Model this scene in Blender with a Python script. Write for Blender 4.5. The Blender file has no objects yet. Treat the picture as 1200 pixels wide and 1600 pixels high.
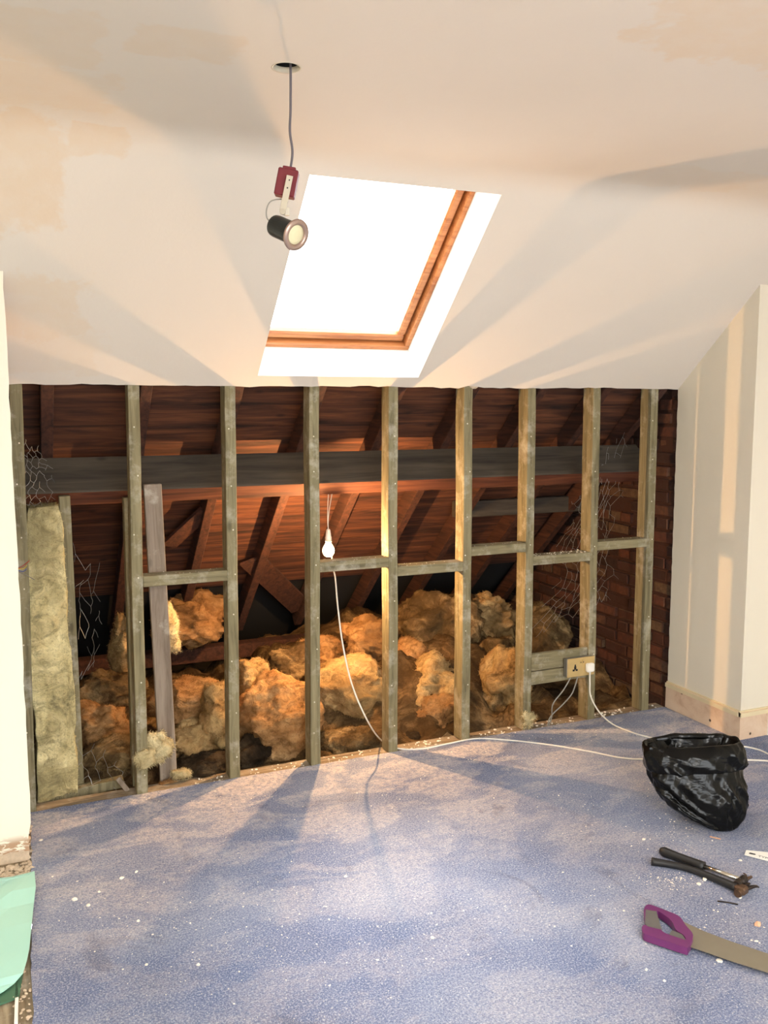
import bpy, bmesh, math, random
from math import sin, cos, tan, atan2, pi, radians, sqrt
from mathutils import Vector, Matrix, noise

# ------------------------------------------------------------------ camera, light, exposure
FPX = 1391.54; PITCH = .1179; YAW = .3999; ROLL = .0024
CAM = Vector((0, -3.9159, 1.71))
H = 1.8013            # height of the opening / lower end of the sloping ceiling
TH = .7316            # roof pitch
XR = 3.411            # right wall
ZC = 2.59             # flat ceiling
SC = bpy.context.scene
COL = SC.collection
EXPOSURE = 0.0
SKY = 10.0
BULB_EMIT = 44000
BULB_COL = (1.0, .57, .24)
BULB = Vector((1.497, .36, .975))
REAR_FILL_W = 10
SUN_E = 7.0
CEIL_FILL_W = 118
FILL_COL = (1.0, .96, .90)

cam = bpy.data.cameras.new('camera')
cam.sensor_fit = 'HORIZONTAL'; cam.sensor_width = 36; cam.lens = FPX / 1200 * 36
cam.clip_start = .01
co = bpy.data.objects.new('camera', cam); COL.objects.link(co)
fw = Vector((sin(YAW) * cos(PITCH), cos(YAW) * cos(PITCH), -sin(PITCH)))
rt = Vector((cos(YAW), -sin(YAW), 0))
up = rt.cross(fw)
r2 = rt * cos(ROLL) - up * sin(ROLL); u2 = rt * sin(ROLL) + up * cos(ROLL)
co.matrix_world = Matrix(((r2.x, u2.x, -fw.x, CAM.x), (r2.y, u2.y, -fw.y, CAM.y), (r2.z, u2.z, -fw.z, CAM.z), (0, 0, 0, 1)))
SC.camera = co
SC.view_settings.view_transform = 'Standard'; SC.view_settings.look = 'None'
SC.view_settings.gamma = 1; SC.view_settings.exposure = EXPOSURE
SC.view_settings.use_curve_mapping = False

w = bpy.data.worlds.new('overcast_sky'); SC.world = w; w.use_nodes = True
bg = w.node_tree.nodes['Background']
bg.inputs[0].default_value = (.93, .97, 1, 1); bg.inputs[1].default_value = SKY


def area(name, loc, direction, sx, sy, power, col, portal=False):
    l = bpy.data.lights.new(name, 'AREA'); l.shape = 'RECTANGLE'; l.size = sx; l.size_y = sy
    l.energy = power; l.color = col
    o = bpy.data.objects.new(name, l); COL.objects.link(o); o.location = loc
    o.rotation_euler = Vector(direction).to_track_quat('-Z', 'Y').to_euler()
    if portal: l.cycles.is_portal = True
    return o


NRM = Vector((0, sin(TH), cos(TH)))       # outward normal of the roof
UPS = Vector((0, -cos(TH), sin(TH)))      # up the slope


def slp(x, s, n=0):                        # x, distance up the slope, offset outwards
    return Vector((x, 0, H)) + UPS * s + NRM * n


area('skylight_portal', slp(1.424, .57, .27), -NRM, .85, 1.1, 1, (1, 1, 1), portal=True)
area('rear_ceiling_fill', (.25, -5.0, ZC + .16), (0, .28, -1), 2.0, 1.2, CEIL_FILL_W, FILL_COL)  # unseen fill lamp added over the rear ceiling to brighten the floor
area('rear_wall_fill', (1.5, -6.62, 1.45), (0, 1, .04), 3.2, 1.5, REAR_FILL_W, FILL_COL)  # unseen fill lamp added behind the camera, shining in from the rear


sun = bpy.data.lights.new('hazy_sun', 'SUN'); sun.energy = SUN_E; sun.angle = radians(26); sun.color = (1, .98, .95)
so = bpy.data.objects.new('hazy_sun', sun); COL.objects.link(so)
so.rotation_euler = Vector((-.20, -.95, -2.1)).to_track_quat('-Z', 'Y').to_euler()


# ------------------------------------------------------------------ view ray helpers (measuring)
def ray(u, v):
    X = (u - 600) / FPX; U = (800 - v) / FPX
    return fw + r2 * X + u2 * U


def at_y(u, v, y):
    r = ray(u, v); return CAM + r * ((y - CAM.y) / r.y)


def at_z(u, v, z=0.0):
    r = ray(u, v); return CAM + r * ((z - CAM.z) / r.z)


def at_x(u, v, x):
    r = ray(u, v); return CAM + r * ((x - CAM.x) / r.x)


def at_sl(u, v, n=0.0):
    r = ray(u, v); o = Vector((0, 0, H)) + NRM * n
    return CAM + r * ((o - CAM).dot(NRM) / r.dot(NRM))


# ------------------------------------------------------------------ materials
class NT:
    def __init__(s, name):
        s.m = bpy.data.materials.new(name); s.m.use_nodes = True
        s.t = s.m.node_tree; s.b = s.t.nodes['Principled BSDF']
        s._co = None

    def n(s, typ, ins=None, **kw):
        nd = s.t.nodes.new(typ)
        for k, v in kw.items(): setattr(nd, k, v)
        for k, v in (ins or {}).items(): s.put(nd.inputs[k], v)
        return nd

    def put(s, sock, v):
        if isinstance(v, bpy.types.NodeSocket): s.t.links.new(v, sock)
        elif isinstance(v, (tuple, list)) and len(v) == 3 and sock.type == 'RGBA': sock.default_value = (*v, 1)
        else: sock.default_value = v

    def coord(s, scale=(1, 1, 1), rand=True):
        if s._co is None: s._co = s.n('ShaderNodeTexCoord').outputs['Object']
        c = s._co
        if rand:
            oi = s.n('ShaderNodeObjectInfo').outputs['Random']
            k = s.n('ShaderNodeMath', {0: oi, 1: 37.0}, operation='MULTIPLY').outputs[0]
            c = s.n('ShaderNodeVectorMath', {0: c, 1: k}, operation='ADD').outputs[0]
        return s.n('ShaderNodeMapping', {'Vector': c, 'Scale': scale}).outputs[0]

    def noise(s, sc, detail=4, co=None, rough=.55, dist=0):
        return s.n('ShaderNodeTexNoise', {'Vector': co if co is not None else s.coord(), 'Scale': sc, 'Detail': detail, 'Roughness': rough, 'Distortion': dist}).outputs['Fac']

    def ramp(s, f, stops, interp='LINEAR'):
        nd = s.n('ShaderNodeValToRGB', {0: f}); r = nd.color_ramp; r.interpolation = interp
        while len(r.elements) < len(stops): r.elements.new(.5)
        for e, (p, c) in zip(r.elements, stops):
            e.position = p
            e.color = (*c, 1) if isinstance(c, (tuple, list)) else (c, c, c, 1)
        return nd.outputs[0]

    def mix(s, f, a, b, mode='MIX'):
        nd = s.n('ShaderNodeMix', data_type='RGBA', blend_type=mode)
        s.put(nd.inputs[0], f); s.put(nd.inputs[6], a); s.put(nd.inputs[7], b)
        return nd.outputs[2]

    def math(s, op, a, b=None, c=None, clamp=False):
        nd = s.n('ShaderNodeMath', operation=op, use_clamp=clamp)
        for i, v in enumerate((a, b, c)):
            if v is not None: s.put(nd.inputs[i], v)
        return nd.outputs[0]

    def bump(s, h, strength=.3, dist=.01):
        s.put(s.b.inputs['Normal'], s.n('ShaderNodeBump', {'Height': h, 'Strength': strength, 'Distance': dist}).outputs[0])

    def done(s, col=None, rough=.8, metal=0, spec=None):
        if col is not None: s.put(s.b.inputs['Base Color'], col)
        s.put(s.b.inputs['Roughness'], rough); s.put(s.b.inputs['Metallic'], metal)
        if spec is not None: s.put(s.b.inputs['Specular IOR Level'], spec)
        return s.m


def rgb(r, g, b):
    f = lambda c: (c / 255 / 12.92) if c / 255 < .04045 else ((c / 255 + .055) / 1.055) ** 2.4
    return (f(r), f(g), f(b))


def plain(name, col, rough=.6, metal=0, var=.12, sc=20):
    t = NT(name); f = t.noise(sc, 3)
    dark = tuple(c * (1 - var) for c in col); lite = tuple(min(1, c * (1 + var)) for c in col)
    return t.done(t.mix(f, dark, lite), rough, metal)


def wood(name, c_dark, c_mid, c_light, axis=2, rough=.75, dust=0.0, gs=1.0, knots=True):
    t = NT(name)
    sc = [14 * gs] * 3; sc[axis] = 1.1 * gs
    co = t.coord(tuple(sc))
    g = t.noise(3.2, 5, co, .6, .6)
    col = t.ramp(g, [(.28, c_dark), (.5, c_mid), (.72, c_light)])
    fine = [70 * gs] * 3; fine[axis] = 2.5 * gs
    g2 = t.noise(3, 3, t.coord(tuple(fine)))
    col = t.mix(t.math('MULTIPLY', g2, .35), col, c_dark)
    if knots:
        ks = [10] * 3; ks[axis] = 5
        v = t.n('ShaderNodeTexVoronoi', {'Vector': t.coord(tuple(ks)), 'Scale': .75, 'Randomness': 1.0}).outputs['Distance']
        k = t.ramp(v, [(.05, 1.0), (.12, 0.0)])
        col = t.mix(t.math('MULTIPLY', k, .55), col, tuple(c * .35 for c in c_dark))
    if dust:
        d = t.noise(9, 6, None, .7); d = t.ramp(d, [(.60 - dust * .12, 0.0), (.74, 1.0)])
        col = t.mix(t.math('MULTIPLY', d, .55), col, rgb(205, 200, 185))
    t.bump(g2, .25, .002)
    return t.done(col, rough)


M = {}
M['stud'] = wood('grey_green_treated_pine', rgb(88, 80, 56), rgb(130, 121, 90), rgb(152, 142, 110), 2, .8, dust=.75)
M['noggin'] = wood('grey_green_treated_pine_noggin', rgb(90, 82, 58), rgb(134, 124, 93), rgb(154, 144, 112), 0, .8, dust=.75)
M['plank'] = wood('grey_weathered_plank', rgb(108, 94, 80), rgb(145, 131, 116), rgb(160, 147, 132), 2, .85, dust=.3, gs=.7)
M['rafter'] = wood('dark_red_brown_old_rafter', rgb(38, 20, 13), rgb(72, 40, 26), rgb(94, 54, 36), 1, .85)
M['board'] = wood('dark_sarking_board', rgb(30, 18, 12), rgb(88, 50, 31), rgb(134, 80, 49), 0, .85, gs=.6)
M['purlin'] = wood('grey_old_purlin', rgb(44, 38, 32), rgb(72, 64, 54), rgb(90, 80, 66), 0, .85, gs=.5)
M['sill'] = wood('dusty_sole_plate_wood', rgb(100, 84, 64), rgb(150, 132, 106), rgb(178, 160, 134), 0, .85, dust=.9)
M['floorboard'] = wood('old_bare_floorboard', rgb(92, 78, 58), rgb(150, 134, 108), rgb(190, 176, 148), 1, .85, dust=.9, gs=.6)
M['pine'] = wood('varnished_orange_pine', rgb(150, 84, 44), rgb(196, 130, 78), rgb(214, 154, 100), 0, .35, gs=.8, knots=False)
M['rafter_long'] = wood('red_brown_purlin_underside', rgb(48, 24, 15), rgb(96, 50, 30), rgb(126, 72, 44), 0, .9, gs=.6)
M['felt'] = plain('black_roofing_felt', rgb(26, 24, 23), .9)


def plaster_mat(name, base, patches=(), rough=.85):
    t = NT(name)
    co = t.coord(rand=False)
    n1 = t.noise(1.6, 4, co, .5)
    col = t.mix(t.ramp(n1, [(.35, 0.0), (.7, 1.0)]), base, tuple(c * .965 for c in base))
    if patches:
        sep = t.n('ShaderNodeSeparateXYZ', {0: co})
        wob = t.math('MULTIPLY', t.math('SUBTRACT', t.noise(9, 5, co, .6), .5), 1.5)
        tot = None
        for (x0, x1, y0, y1, k) in patches:
            cx, cy, hx, hy = (x0 + x1) / 2, (y0 + y1) / 2, (x1 - x0) / 2, (y1 - y0) / 2
            ax = t.math('DIVIDE', t.math('ABSOLUTE', t.math('SUBTRACT', sep.outputs[0], cx)), hx)
            ay = t.math('DIVIDE', t.math('ABSOLUTE', t.math('SUBTRACT', sep.outputs[1], cy)), hy)
            d = t.math('ADD', t.math('MAXIMUM', ax, ay), wob)
            mk = t.math('MULTIPLY', t.math('SUBTRACT', 1.12, d), 6.0, clamp=True)
            mk = t.math('MULTIPLY', mk, k)
            tot = mk if tot is None else t.math('MAXIMUM', tot, mk)
        n2 = t.noise(14, 4, co, .6)
        tot = t.math('MULTIPLY', tot, t.ramp(n2, [(.3, .6), (.6, 1.0)]))
        col = t.mix(t.math('MULTIPLY', tot, .7), col, rgb(220, 198, 170))
    n3 = t.noise(60, 4, co, .5)
    t.bump(t.math('ADD', n3, t.math('MULTIPLY', t.noise(4, 2, co), 3.0)), .12, .004)
    return t.done(col, rough, spec=.25)


PATCH = [(-.1, .20, -.93, -.57, .9), (.23, .40, -.92, -.80, .8), (.32, .56, -1.70, -1.52, .6), (-.1, .26, -1.68, -1.36, .5),
         (-.1, .29, -.42, -.20, .7), (-.1, .35, -.22, -.05, .35), (1.42, 1.95, -2.5, -2.05, .8), (2.25, 2.8, -1.2, -.95, .35), (-.1, .30, -1.32, -1.0, .45)]
M['ceiling'] = plaster_mat('off_white_ceiling_paint_with_filler_patches', rgb(223, 214, 202), PATCH)
M['wall'] = plaster_mat('off_white_wall_paint', rgb(228, 220, 202))
M['reveal'] = plaster_mat('white_window_reveal_paint', rgb(240, 238, 232))


def left_wall_mat():
    t = NT('cream_wall_paint_with_brown_adhesive_streaks')
    co = t.coord(rand=False)
    z = t.n('ShaderNodeSeparateXYZ', {0: co}).outputs[2]
    st = t.coord((9, 9, 30), rand=False)
    n = t.noise(1.6, 4, st, .6, 1.2)
    zone = t.ramp(z, [(.0, 1.0), (.075, .95), (.105, .0)])
    strk = t.ramp(n, [(.47, 0.0), (.52, 1.0)])
    zlow = t.ramp(z, [(.03, 1.0), (.05, 0.0)])
    f = t.math('MAXIMUM', t.math('MULTIPLY', zone, strk), t.math('MULTIPLY', zlow, .8))
    col = t.mix(f, rgb(238, 232, 214), rgb(176, 140, 108))
    return t.done(col, .8)


M['wall_left'] = left_wall_mat()
M['edge'] = plain('broken_plaster_edge', rgb(205, 185, 160), .95, var=.25, sc=90)


def skirting_mat():
    t = NT('bare_pinkish_skirting_with_screw_holes')
    co = t.coord(rand=False)
    n = t.noise(7, 5, co, .65, .5)
    col = t.ramp(n, [(.3, rgb(196, 160, 132)), (.5, rgb(220, 192, 164)), (.72, rgb(228, 206, 182))])
    v = t.n('ShaderNodeTexVoronoi', {'Vector': co, 'Scale': 11.0}).outputs['Distance']
    sp = t.ramp(v, [(.06, 1.0), (.11, 0.0)])
    gate = t.ramp(t.noise(5, 1, co), [(.5, 0.0), (.56, 1.0)])
    col = t.mix(t.math('MULTIPLY', sp, gate), col, rgb(70, 50, 38))
    return t.done(col, .75)


M['skirting'] = skirting_mat()
M['skirting_bead'] = plain('yellowed_skirting_bead', rgb(226, 210, 172), .6, sc=8)
M['white_gloss'] = plain('white_gloss_paint', rgb(240, 238, 230), .3, var=.03)


def carpet_mat():
    t = NT('blue_carpet_with_plaster_dust')
    co = t.coord(rand=False)
    n1 = t.noise(2.2, 5, co, .6, .3)
    base = t.ramp(n1, [(.3, rgb(96, 108, 140)), (.5, rgb(114, 126, 158)), (.7, rgb(138, 147, 172))])
    pile = t.noise(230, 2, co, .6)
    base = t.mix(t.ramp(pile, [(.32, .55), (.6, 0.0)]), base, rgb(74, 82, 112))
    base = t.mix(t.ramp(pile, [(.55, 0.0), (.72, .7)]), base, rgb(184, 190, 210))
    sep = t.n('ShaderNodeSeparateXYZ', {0: co})
    yy = t.math('ADD', sep.outputs[1], t.math('MULTIPLY', sep.outputs[0], -.02))
    near = t.ramp(t.math('ADD', t.math('MULTIPLY', yy, .6), 1.0), [(.2, .22), (.70, .55), (.95, 1.0)])
    d = t.noise(3.1, 6, t.coord((1, 1.8, 1), rand=False), .62, .6)
    dm = t.ramp(d, [(.46, 0.0), (.56, 1.0)])
    fine = t.ramp(t.noise(45, 5, co, .7), [(.38, .25), (.62, 1.0)])
    dust = t.math('MULTIPLY', t.math('MULTIPLY', dm, near), fine)
    base = t.mix(t.math('MULTIPLY', dust, .85), base, rgb(226, 212, 202))
    # broad pale haze of trodden dust
    d2 = t.noise(1.1, 4, co, .55, .4)
    hz = t.math('MULTIPLY', t.ramp(d2, [(.40, 0.0), (.60, 1.0)]), t.ramp(t.noise(90, 3, co, .7), [(.35, .1), (.65, .75)]))
    base = t.mix(t.math('MULTIPLY', hz, .48), base, rgb(204, 203, 206))
    gr = t.noise(150, 3, co, .75)
    base = t.mix(t.ramp(gr, [(.52, 0.0), (.64, .55)]), base, rgb(206, 206, 212))
    base = t.mix(t.ramp(gr, [(.34, .45), (.46, 0.0)]), base, rgb(72, 80, 108))
    dk = t.ramp(t.noise(2.7, 3, t.coord((1, 1, 1), rand=False), .5, 2.0), [(.62, 0.0), (.72, .35)])
    base = t.mix(dk, base, rgb(88, 86, 98))
    # small specks
    v = t.n('ShaderNodeTexVoronoi', {'Vector': co, 'Scale': 85.0}).outputs['Distance']
    sp = t.math('MULTIPLY', t.ramp(v, [(.10, 1.0), (.17, 0.0)]), t.ramp(t.noise(5, 4, co, .7), [(.50, 0.0), (.62, 1.0)]))
    base = t.mix(sp, base, rgb(232, 226, 214))
    t.bump(pile, .6, .004)
    return t.done(base, .95, spec=.1)


M['carpet'] = carpet_mat()


def wool_mat(name, cl, cm, cd, amt=.5, streak=1.0):
    t = NT(name)
    co = t.coord()
    n = t.noise(5, 6, co, .65, 1.2)
    col = t.ramp(n, [(.32, cd), (.32 + .22 * amt, cm), (.62, cl)])
    f = t.noise(11, 8, t.coord((1, 2.2, 1.3)), .75, .9)
    col = t.mix(t.ramp(f, [(.36, .8), (.55, 0.0)]), col, tuple(c * .40 for c in cm))
    big = t.noise(3.2, 3, None, .5)
    col = t.mix(t.ramp(big, [(.36, .75), (.52, 0.0)]), col, tuple(c * .45 for c in cm))
    sp = t.noise(130, 2, None, .6)
    col = t.mix(t.ramp(sp, [(.30, .5), (.42, 0.0)]), col, tuple(c * .3 for c in cm))
    t.bump(t.math('ADD', f, t.math('MULTIPLY', t.noise(60, 4, co, .7), .35)), .9, .02)
    return t.done(col, 1.0, spec=.05)


M['wool'] = wool_mat('yellow_glass_wool', rgb(218, 188, 134), rgb(188, 152, 102), rgb(84, 64, 42))
M['wool_tan'] = wool_mat('tan_glass_wool', rgb(204, 162, 112), rgb(178, 132, 84), rgb(96, 68, 44), .45)
M['wool_dirty'] = wool_mat('dusty_grey_glass_wool', rgb(178, 150, 106), rgb(124, 100, 68), rgb(52, 43, 32), .9)
M['wool_bed'] = wool_mat('mixed_loft_wool', rgb(154, 124, 84), rgb(102, 80, 54), rgb(40, 32, 24), .8)
M['wool_pale'] = wool_mat('pale_clean_glass_wool', rgb(250, 236, 190), rgb(240, 218, 164), rgb(206, 180, 124), .3)
M['wool_batt'] = wool_mat('grey_stained_yellow_batt', rgb(240, 226, 174), rgb(214, 198, 146), rgb(92, 92, 76), .6)
M['dirt'] = wool_mat('brown_loft_dust', rgb(98, 82, 62), rgb(70, 58, 44), rgb(36, 30, 24), .8)


def brick_mat():
    t = NT('old_red_brick')
    a = t.n('ShaderNodeAttribute', attribute_name='tint').outputs['Fac']
    col = t.ramp(a, [(0, rgb(38, 22, 18)), (.4, rgb(66, 37, 28)), (.75, rgb(92, 52, 37)), (1, rgb(98, 80, 60))])
    n = t.noise(30, 6, None, .7)
    col = t.mix(t.ramp(n, [(.4, .6), (.62, 0.0)]), col, rgb(58, 38, 30))
    t.bump(n, .6, .006)
    return t.done(col, .95)


M['brick'] = brick_mat()
M['mortar'] = plain('sooty_lime_mortar', rgb(44, 36, 31), .95, var=.4, sc=40)
M['cable_white'] = plain('white_pvc_cable', rgb(232, 228, 216), .4, var=.04)
M['cable_grey'] = plain('grey_pvc_cable', rgb(150, 146, 136), .45, var=.05)
M['cable_dark'] = plain('dark_grey_cable', rgb(96, 90, 96), .5, var=.05)
M['wire'] = plain('galvanised_chicken_wire', rgb(150, 148, 144), .45, .6)
M['brass'] = plain('aged_brass_plate', rgb(214, 186, 128), .38, .5, sc=30)
M['black'] = plain('black_plastic', rgb(22, 21, 21), .4)
M['white_plastic'] = plain('white_plastic', rgb(240, 236, 226), .35, var=.03)
M['steel_box'] = plain('galvanised_backbox', rgb(150, 150, 146), .4, .7)
M['red_box'] = plain('dark_red_plastic', rgb(112, 34, 44), .5)
M['bracket'] = plain('dull_grey_metal_bracket', rgb(196, 188, 170), .5, .3)
M['lamp_black'] = plain('dark_lamp_can', rgb(38, 42, 42), .28, .3)
M['nickel'] = plain('brushed_nickel_bezel', rgb(176, 152, 140), .35, .7, var=.06)
M['lens'] = plain('frosted_lamp_lens', rgb(216, 208, 170), .25)
M['chrome'] = plain('chromed_hammer_shaft', rgb(214, 208, 196), .18, .95, var=.04)
M['rubber'] = plain('black_rubber_grip', rgb(30, 29, 29), .5)
M['iron'] = plain('dark_forged_steel', rgb(58, 50, 46), .42, .75, var=.35)
M['rusty'] = plain('rusty_brown_steel', rgb(104, 80, 62), .5, .7, var=.4, sc=60)
M['purple'] = plain('purple_plastic', rgb(108, 46, 98), .38, var=.06)
M['saw_grip'] = plain('grey_rubber_saw_grip', rgb(96, 92, 88), .7)
M['blade'] = plain('brushed_steel_saw_blade', rgb(150, 142, 126), .42, .55, var=.1, sc=12)
M['terracotta'] = plain('terracotta_fragment', rgb(226, 176, 140), .9)
M['crumb'] = plain('white_plaster_crumb', rgb(240, 232, 216), .95, var=.08)
M['green'] = plain('mint_green_sheet', rgb(170, 220, 206), .45, var=.05, sc=5)
M['green_dark'] = plain('dark_green_underlay', rgb(70, 110, 84), .8)
M['nail'] = plain('pale_nail_head', rgb(222, 214, 196), .5, .2)


def bag_mat():
    t = NT('black_polythene')
    t.bump(t.noise(9, 2, t.coord((1, 1, 2.2)), .5, 1.4), .3, .012)
    return t.done(rgb(11, 11, 10), .22, spec=.22)


M['bag'] = bag_mat()


def glass_mat():
    t = NT('clear_window_glass')
    tr = t.n('ShaderNodeBsdfTransparent', {0: (.97, .98, .98, 1)}); gl = t.n('ShaderNodeBsdfGlossy', {'Roughness': .02})
    mx = t.n('ShaderNodeMixShader', {0: .06}); t.t.links.new(tr.outputs[0], mx.inputs[1]); t.t.links.new(gl.outputs[0], mx.inputs[2])
    t.t.links.new(mx.outputs[0], t.t.nodes['Material Output'].inputs[0])
    return t.m


M['glass'] = glass_mat()


def bulb_mat():
    t = NT('glowing_bulb_glass')
    t.b.inputs['Emission Color'].default_value = (*BULB_COL, 1); t.b.inputs['Emission Strength'].default_value = BULB_EMIT
    return t.done((.9, .8, .6), .3)


M['bulb'] = bulb_mat()


def frosted_bulb():
    t = NT('frosted_lit_bulb_envelope')
    tr = t.n('ShaderNodeBsdfTransparent', {0: (1, .98, .94, 1)}); em = t.n('ShaderNodeEmission', {0: (1, .80, .46, 1), 1: 9.0})
    ad = t.n('ShaderNodeAddShader'); t.t.links.new(tr.outputs[0], ad.inputs[0]); t.t.links.new(em.outputs[0], ad.inputs[1])
    t.t.links.new(ad.outputs[0], t.t.nodes['Material Output'].inputs[0])
    return t.m


M['bulb_glass'] = frosted_bulb()

# ------------------------------------------------------------------ mesh helpers
rnd = random.Random(7)
ORG = {}


def box(bm, lo, hi, mtx=None, bev=0.0, jit=0.0):
    lo, hi = Vector(lo), Vector(hi)
    r = bmesh.ops.create_cube(bm, size=1)
    vs = r['verts']
    for v in vs:
        v.co = Vector([(lo[i] + hi[i]) / 2 + v.co[i] * (hi[i] - lo[i]) for i in range(3)])
        if jit: v.co += Vector([rnd.uniform(-jit, jit) for _ in range(3)])
    if bev:
        es = list({e for v in vs for e in v.link_edges})
        rb = bmesh.ops.bevel(bm, geom=es, offset=bev, segments=1, affect='EDGES', profile=.5)
        vs = list({v for v in rb['verts']} | {v for v in vs if v.is_valid})
    if mtx is not None:
        for v in vs: v.co = mtx @ v.co
    return vs


def beam(bm, a, b, wx, wn, side, bev=.002, jit=0):
    """rectangular bar from a to b; side = width direction, wx along side, wn across"""
    a, b = Vector(a), Vector(b); d = (b - a); L = d.length; d.normalize()
    s = Vector(side); s = (s - d * s.dot(d)).normalized(); n = d.cross(s)
    m = Matrix(((s.x, n.x, d.x, a.x), (s.y, n.y, d.y, a.y), (s.z, n.z, d.z, a.z), (0, 0, 0, 1)))
    return box(bm, (-wx / 2, -wn / 2, 0), (wx / 2, wn / 2, L), m, bev, jit)


def tube(bm, pts, r, n=8, caps=True, rf=None):
    pts = [Vector(p) for p in pts]; rings = []
    t0 = (pts[1] - pts[0]).normalized()
    ref = Vector((0, 0, 1)) if abs(t0.z) < .9 else Vector((1, 0, 0))
    u = t0.cross(ref).normalized()
    for i, p in enumerate(pts):
        t = (pts[min(i + 1, len(pts) - 1)] - pts[max(i - 1, 0)])
        t = t.normalized() if t.length > 1e-9 else t0
        u = (u - t * u.dot(t)).normalized(); v = t.cross(u)
        rr = rf(i / (len(pts) - 1)) if rf else r
        rings.append([bm.verts.new(p + (u * cos(2 * pi * k / n) + v * sin(2 * pi * k / n)) * rr) for k in range(n)])
    for a, b in zip(rings, rings[1:]):
        for k in range(n): bm.faces.new((a[k], a[(k + 1) % n], b[(k + 1) % n], b[k]))
    if caps:
        bm.faces.new(rings[0][::-1]); bm.faces.new(rings[-1])
    return rings


def spline(pts, n=10):
    P = [Vector(p) for p in pts]; out = []
    for i in range(len(P) - 1):
        p0, p1, p2, p3 = P[max(i - 1, 0)], P[i], P[i + 1], P[min(i + 2, len(P) - 1)]
        for k in range(n):
            t = k / n
            out.append(.5 * ((2 * p1) + (p2 - p0) * t + (2 * p0 - 5 * p1 + 4 * p2 - p3) * t * t + (3 * p1 - p0 - 3 * p2 + p3) * t ** 3))
    out.append(P[-1]); return out


def lathe(bm, prof, o, axis, n=24):
    """prof: list of (r, h) along axis"""
    o = Vector(o); a = Vector(axis).normalized()
    u = a.cross(Vector((0, 0, 1)) if abs(a.z) < .9 else Vector((1, 0, 0))).normalized(); v = a.cross(u)
    rings = []
    for r, h in prof:
        if r < 1e-6: rings.append([bm.verts.new(o + a * h)])
        else: rings.append([bm.verts.new(o + a * h + (u * cos(2 * pi * k / n) + v * sin(2 * pi * k / n)) * r) for k in range(n)])
    for A, B in zip(rings, rings[1:]):
        for k in range(n):
            k2 = (k + 1) % n
            if len(A) == 1 and len(B) == 1: continue
            if len(A) == 1: bm.faces.new((A[0], B[k2], B[k]))
            elif len(B) == 1: bm.faces.new((A[k], A[k2], B[0]))
            else: bm.faces.new((A[k], A[k2], B[k2], B[k]))


def prism(bm, pts, off):
    """closed outline (3d pts) extruded by vector off"""
    off = Vector(off)
    a = [bm.verts.new(Vector(p)) for p in pts]; b = [bm.verts.new(Vector(p) + off) for p in pts]
    bm.faces.new(a); bm.faces.new(b[::-1])
    n = len(a)
    for i in range(n): bm.faces.new((a[i], b[i], b[(i + 1) % n], a[(i + 1) % n]))


def sheet_holes(bm, loops, off):
    """flat sheet with holes (loops of 3d points, first is the outline), given thickness"""
    off = Vector(off); es = []; layers = []
    tb = bmesh.new(); vls = []
    for lp in loops:
        vs = [tb.verts.new(Vector(p)) for p in lp]; vls.append(vs)
        for i in range(len(vs)): es.append(tb.edges.new((vs[i], vs[(i + 1) % len(vs)])))
    r = bmesh.ops.triangle_fill(tb, use_beauty=True, use_dissolve=False, edges=es)
    idx = {}; 
    A = {}; B = {}
    for v in tb.verts:
        A[v] = bm.verts.new(v.co); B[v] = bm.verts.new(v.co + off)
    for f in tb.faces:
        bm.faces.new([A[v] for v in f.verts]); bm.faces.new([B[v] for v in reversed(f.verts)])
    for vs in vls:
        for i in range(len(vs)):
            p, q = vs[i], vs[(i + 1) % len(vs)]
            bm.faces.new((A[p], B[p], B[q], A[q]))
    tb.free()


def tag(o, label=None, cat=None, group=None, kind=None):
    if label: o['label'] = label
    if cat: o['category'] = cat
    if group: o['group'] = group
    if kind: o['kind'] = kind
    return o


def thing(name, label, cat, loc, group=None):
    o = bpy.data.objects.new(name, None); COL.objects.link(o); o.location = loc; o.empty_display_size = .05
    ORG[o] = Vector(loc)
    return tag(o, label, cat, group)


def obj(name, bm, mat, parent=None, smooth=False, origin=None, label=None, cat=None, group=None, kind=None):
    bmesh.ops.recalc_face_normals(bm, faces=bm.faces[:])
    if parent is not None: org = ORG[parent]
    elif origin is not None: org = Vector(origin)
    else:
        xs = [v.co for v in bm.verts]
        org = Vector(((min(c.x for c in xs) + max(c.x for c in xs)) / 2, (min(c.y for c in xs) + max(c.y for c in xs)) / 2, min(c.z for c in xs)))
    for v in bm.verts: v.co -= org
    me = bpy.data.meshes.new(name); bm.to_mesh(me); bm.free()
    if smooth:
        me.polygons.foreach_set('use_smooth', [True] * len(me.polygons))
    for m in (mat if isinstance(mat, (list, tuple)) else [mat]): me.materials.append(M[m])
    o = bpy.data.objects.new(name, me); COL.objects.link(o); ORG[o] = org
    if parent is not None: o.parent = parent; o.location = (0, 0, 0)
    else: o.location = org
    return tag(o, label, cat, group, kind)


def struct(name, bm, mat, parent=None, label=None, **k):
    return obj(name, bm, mat, parent, origin=None if parent is not None else (0, 0, 0), kind=None if parent is not None else 'structure', label=label, **k)


def B(): return bmesh.new()


# ------------------------------------------------------------------ room shell
XL = .017          # left plaster edge
YP = .55           # pier depth (right)
XP = 3.60          # wall beyond the pier
YB = -6.6          # rear wall
X0 = -1.6
jr = random.Random(3)


def jl(n, a):      # jitter list
    return [jr.uniform(-a, a) for _ in range(n)]


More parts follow.
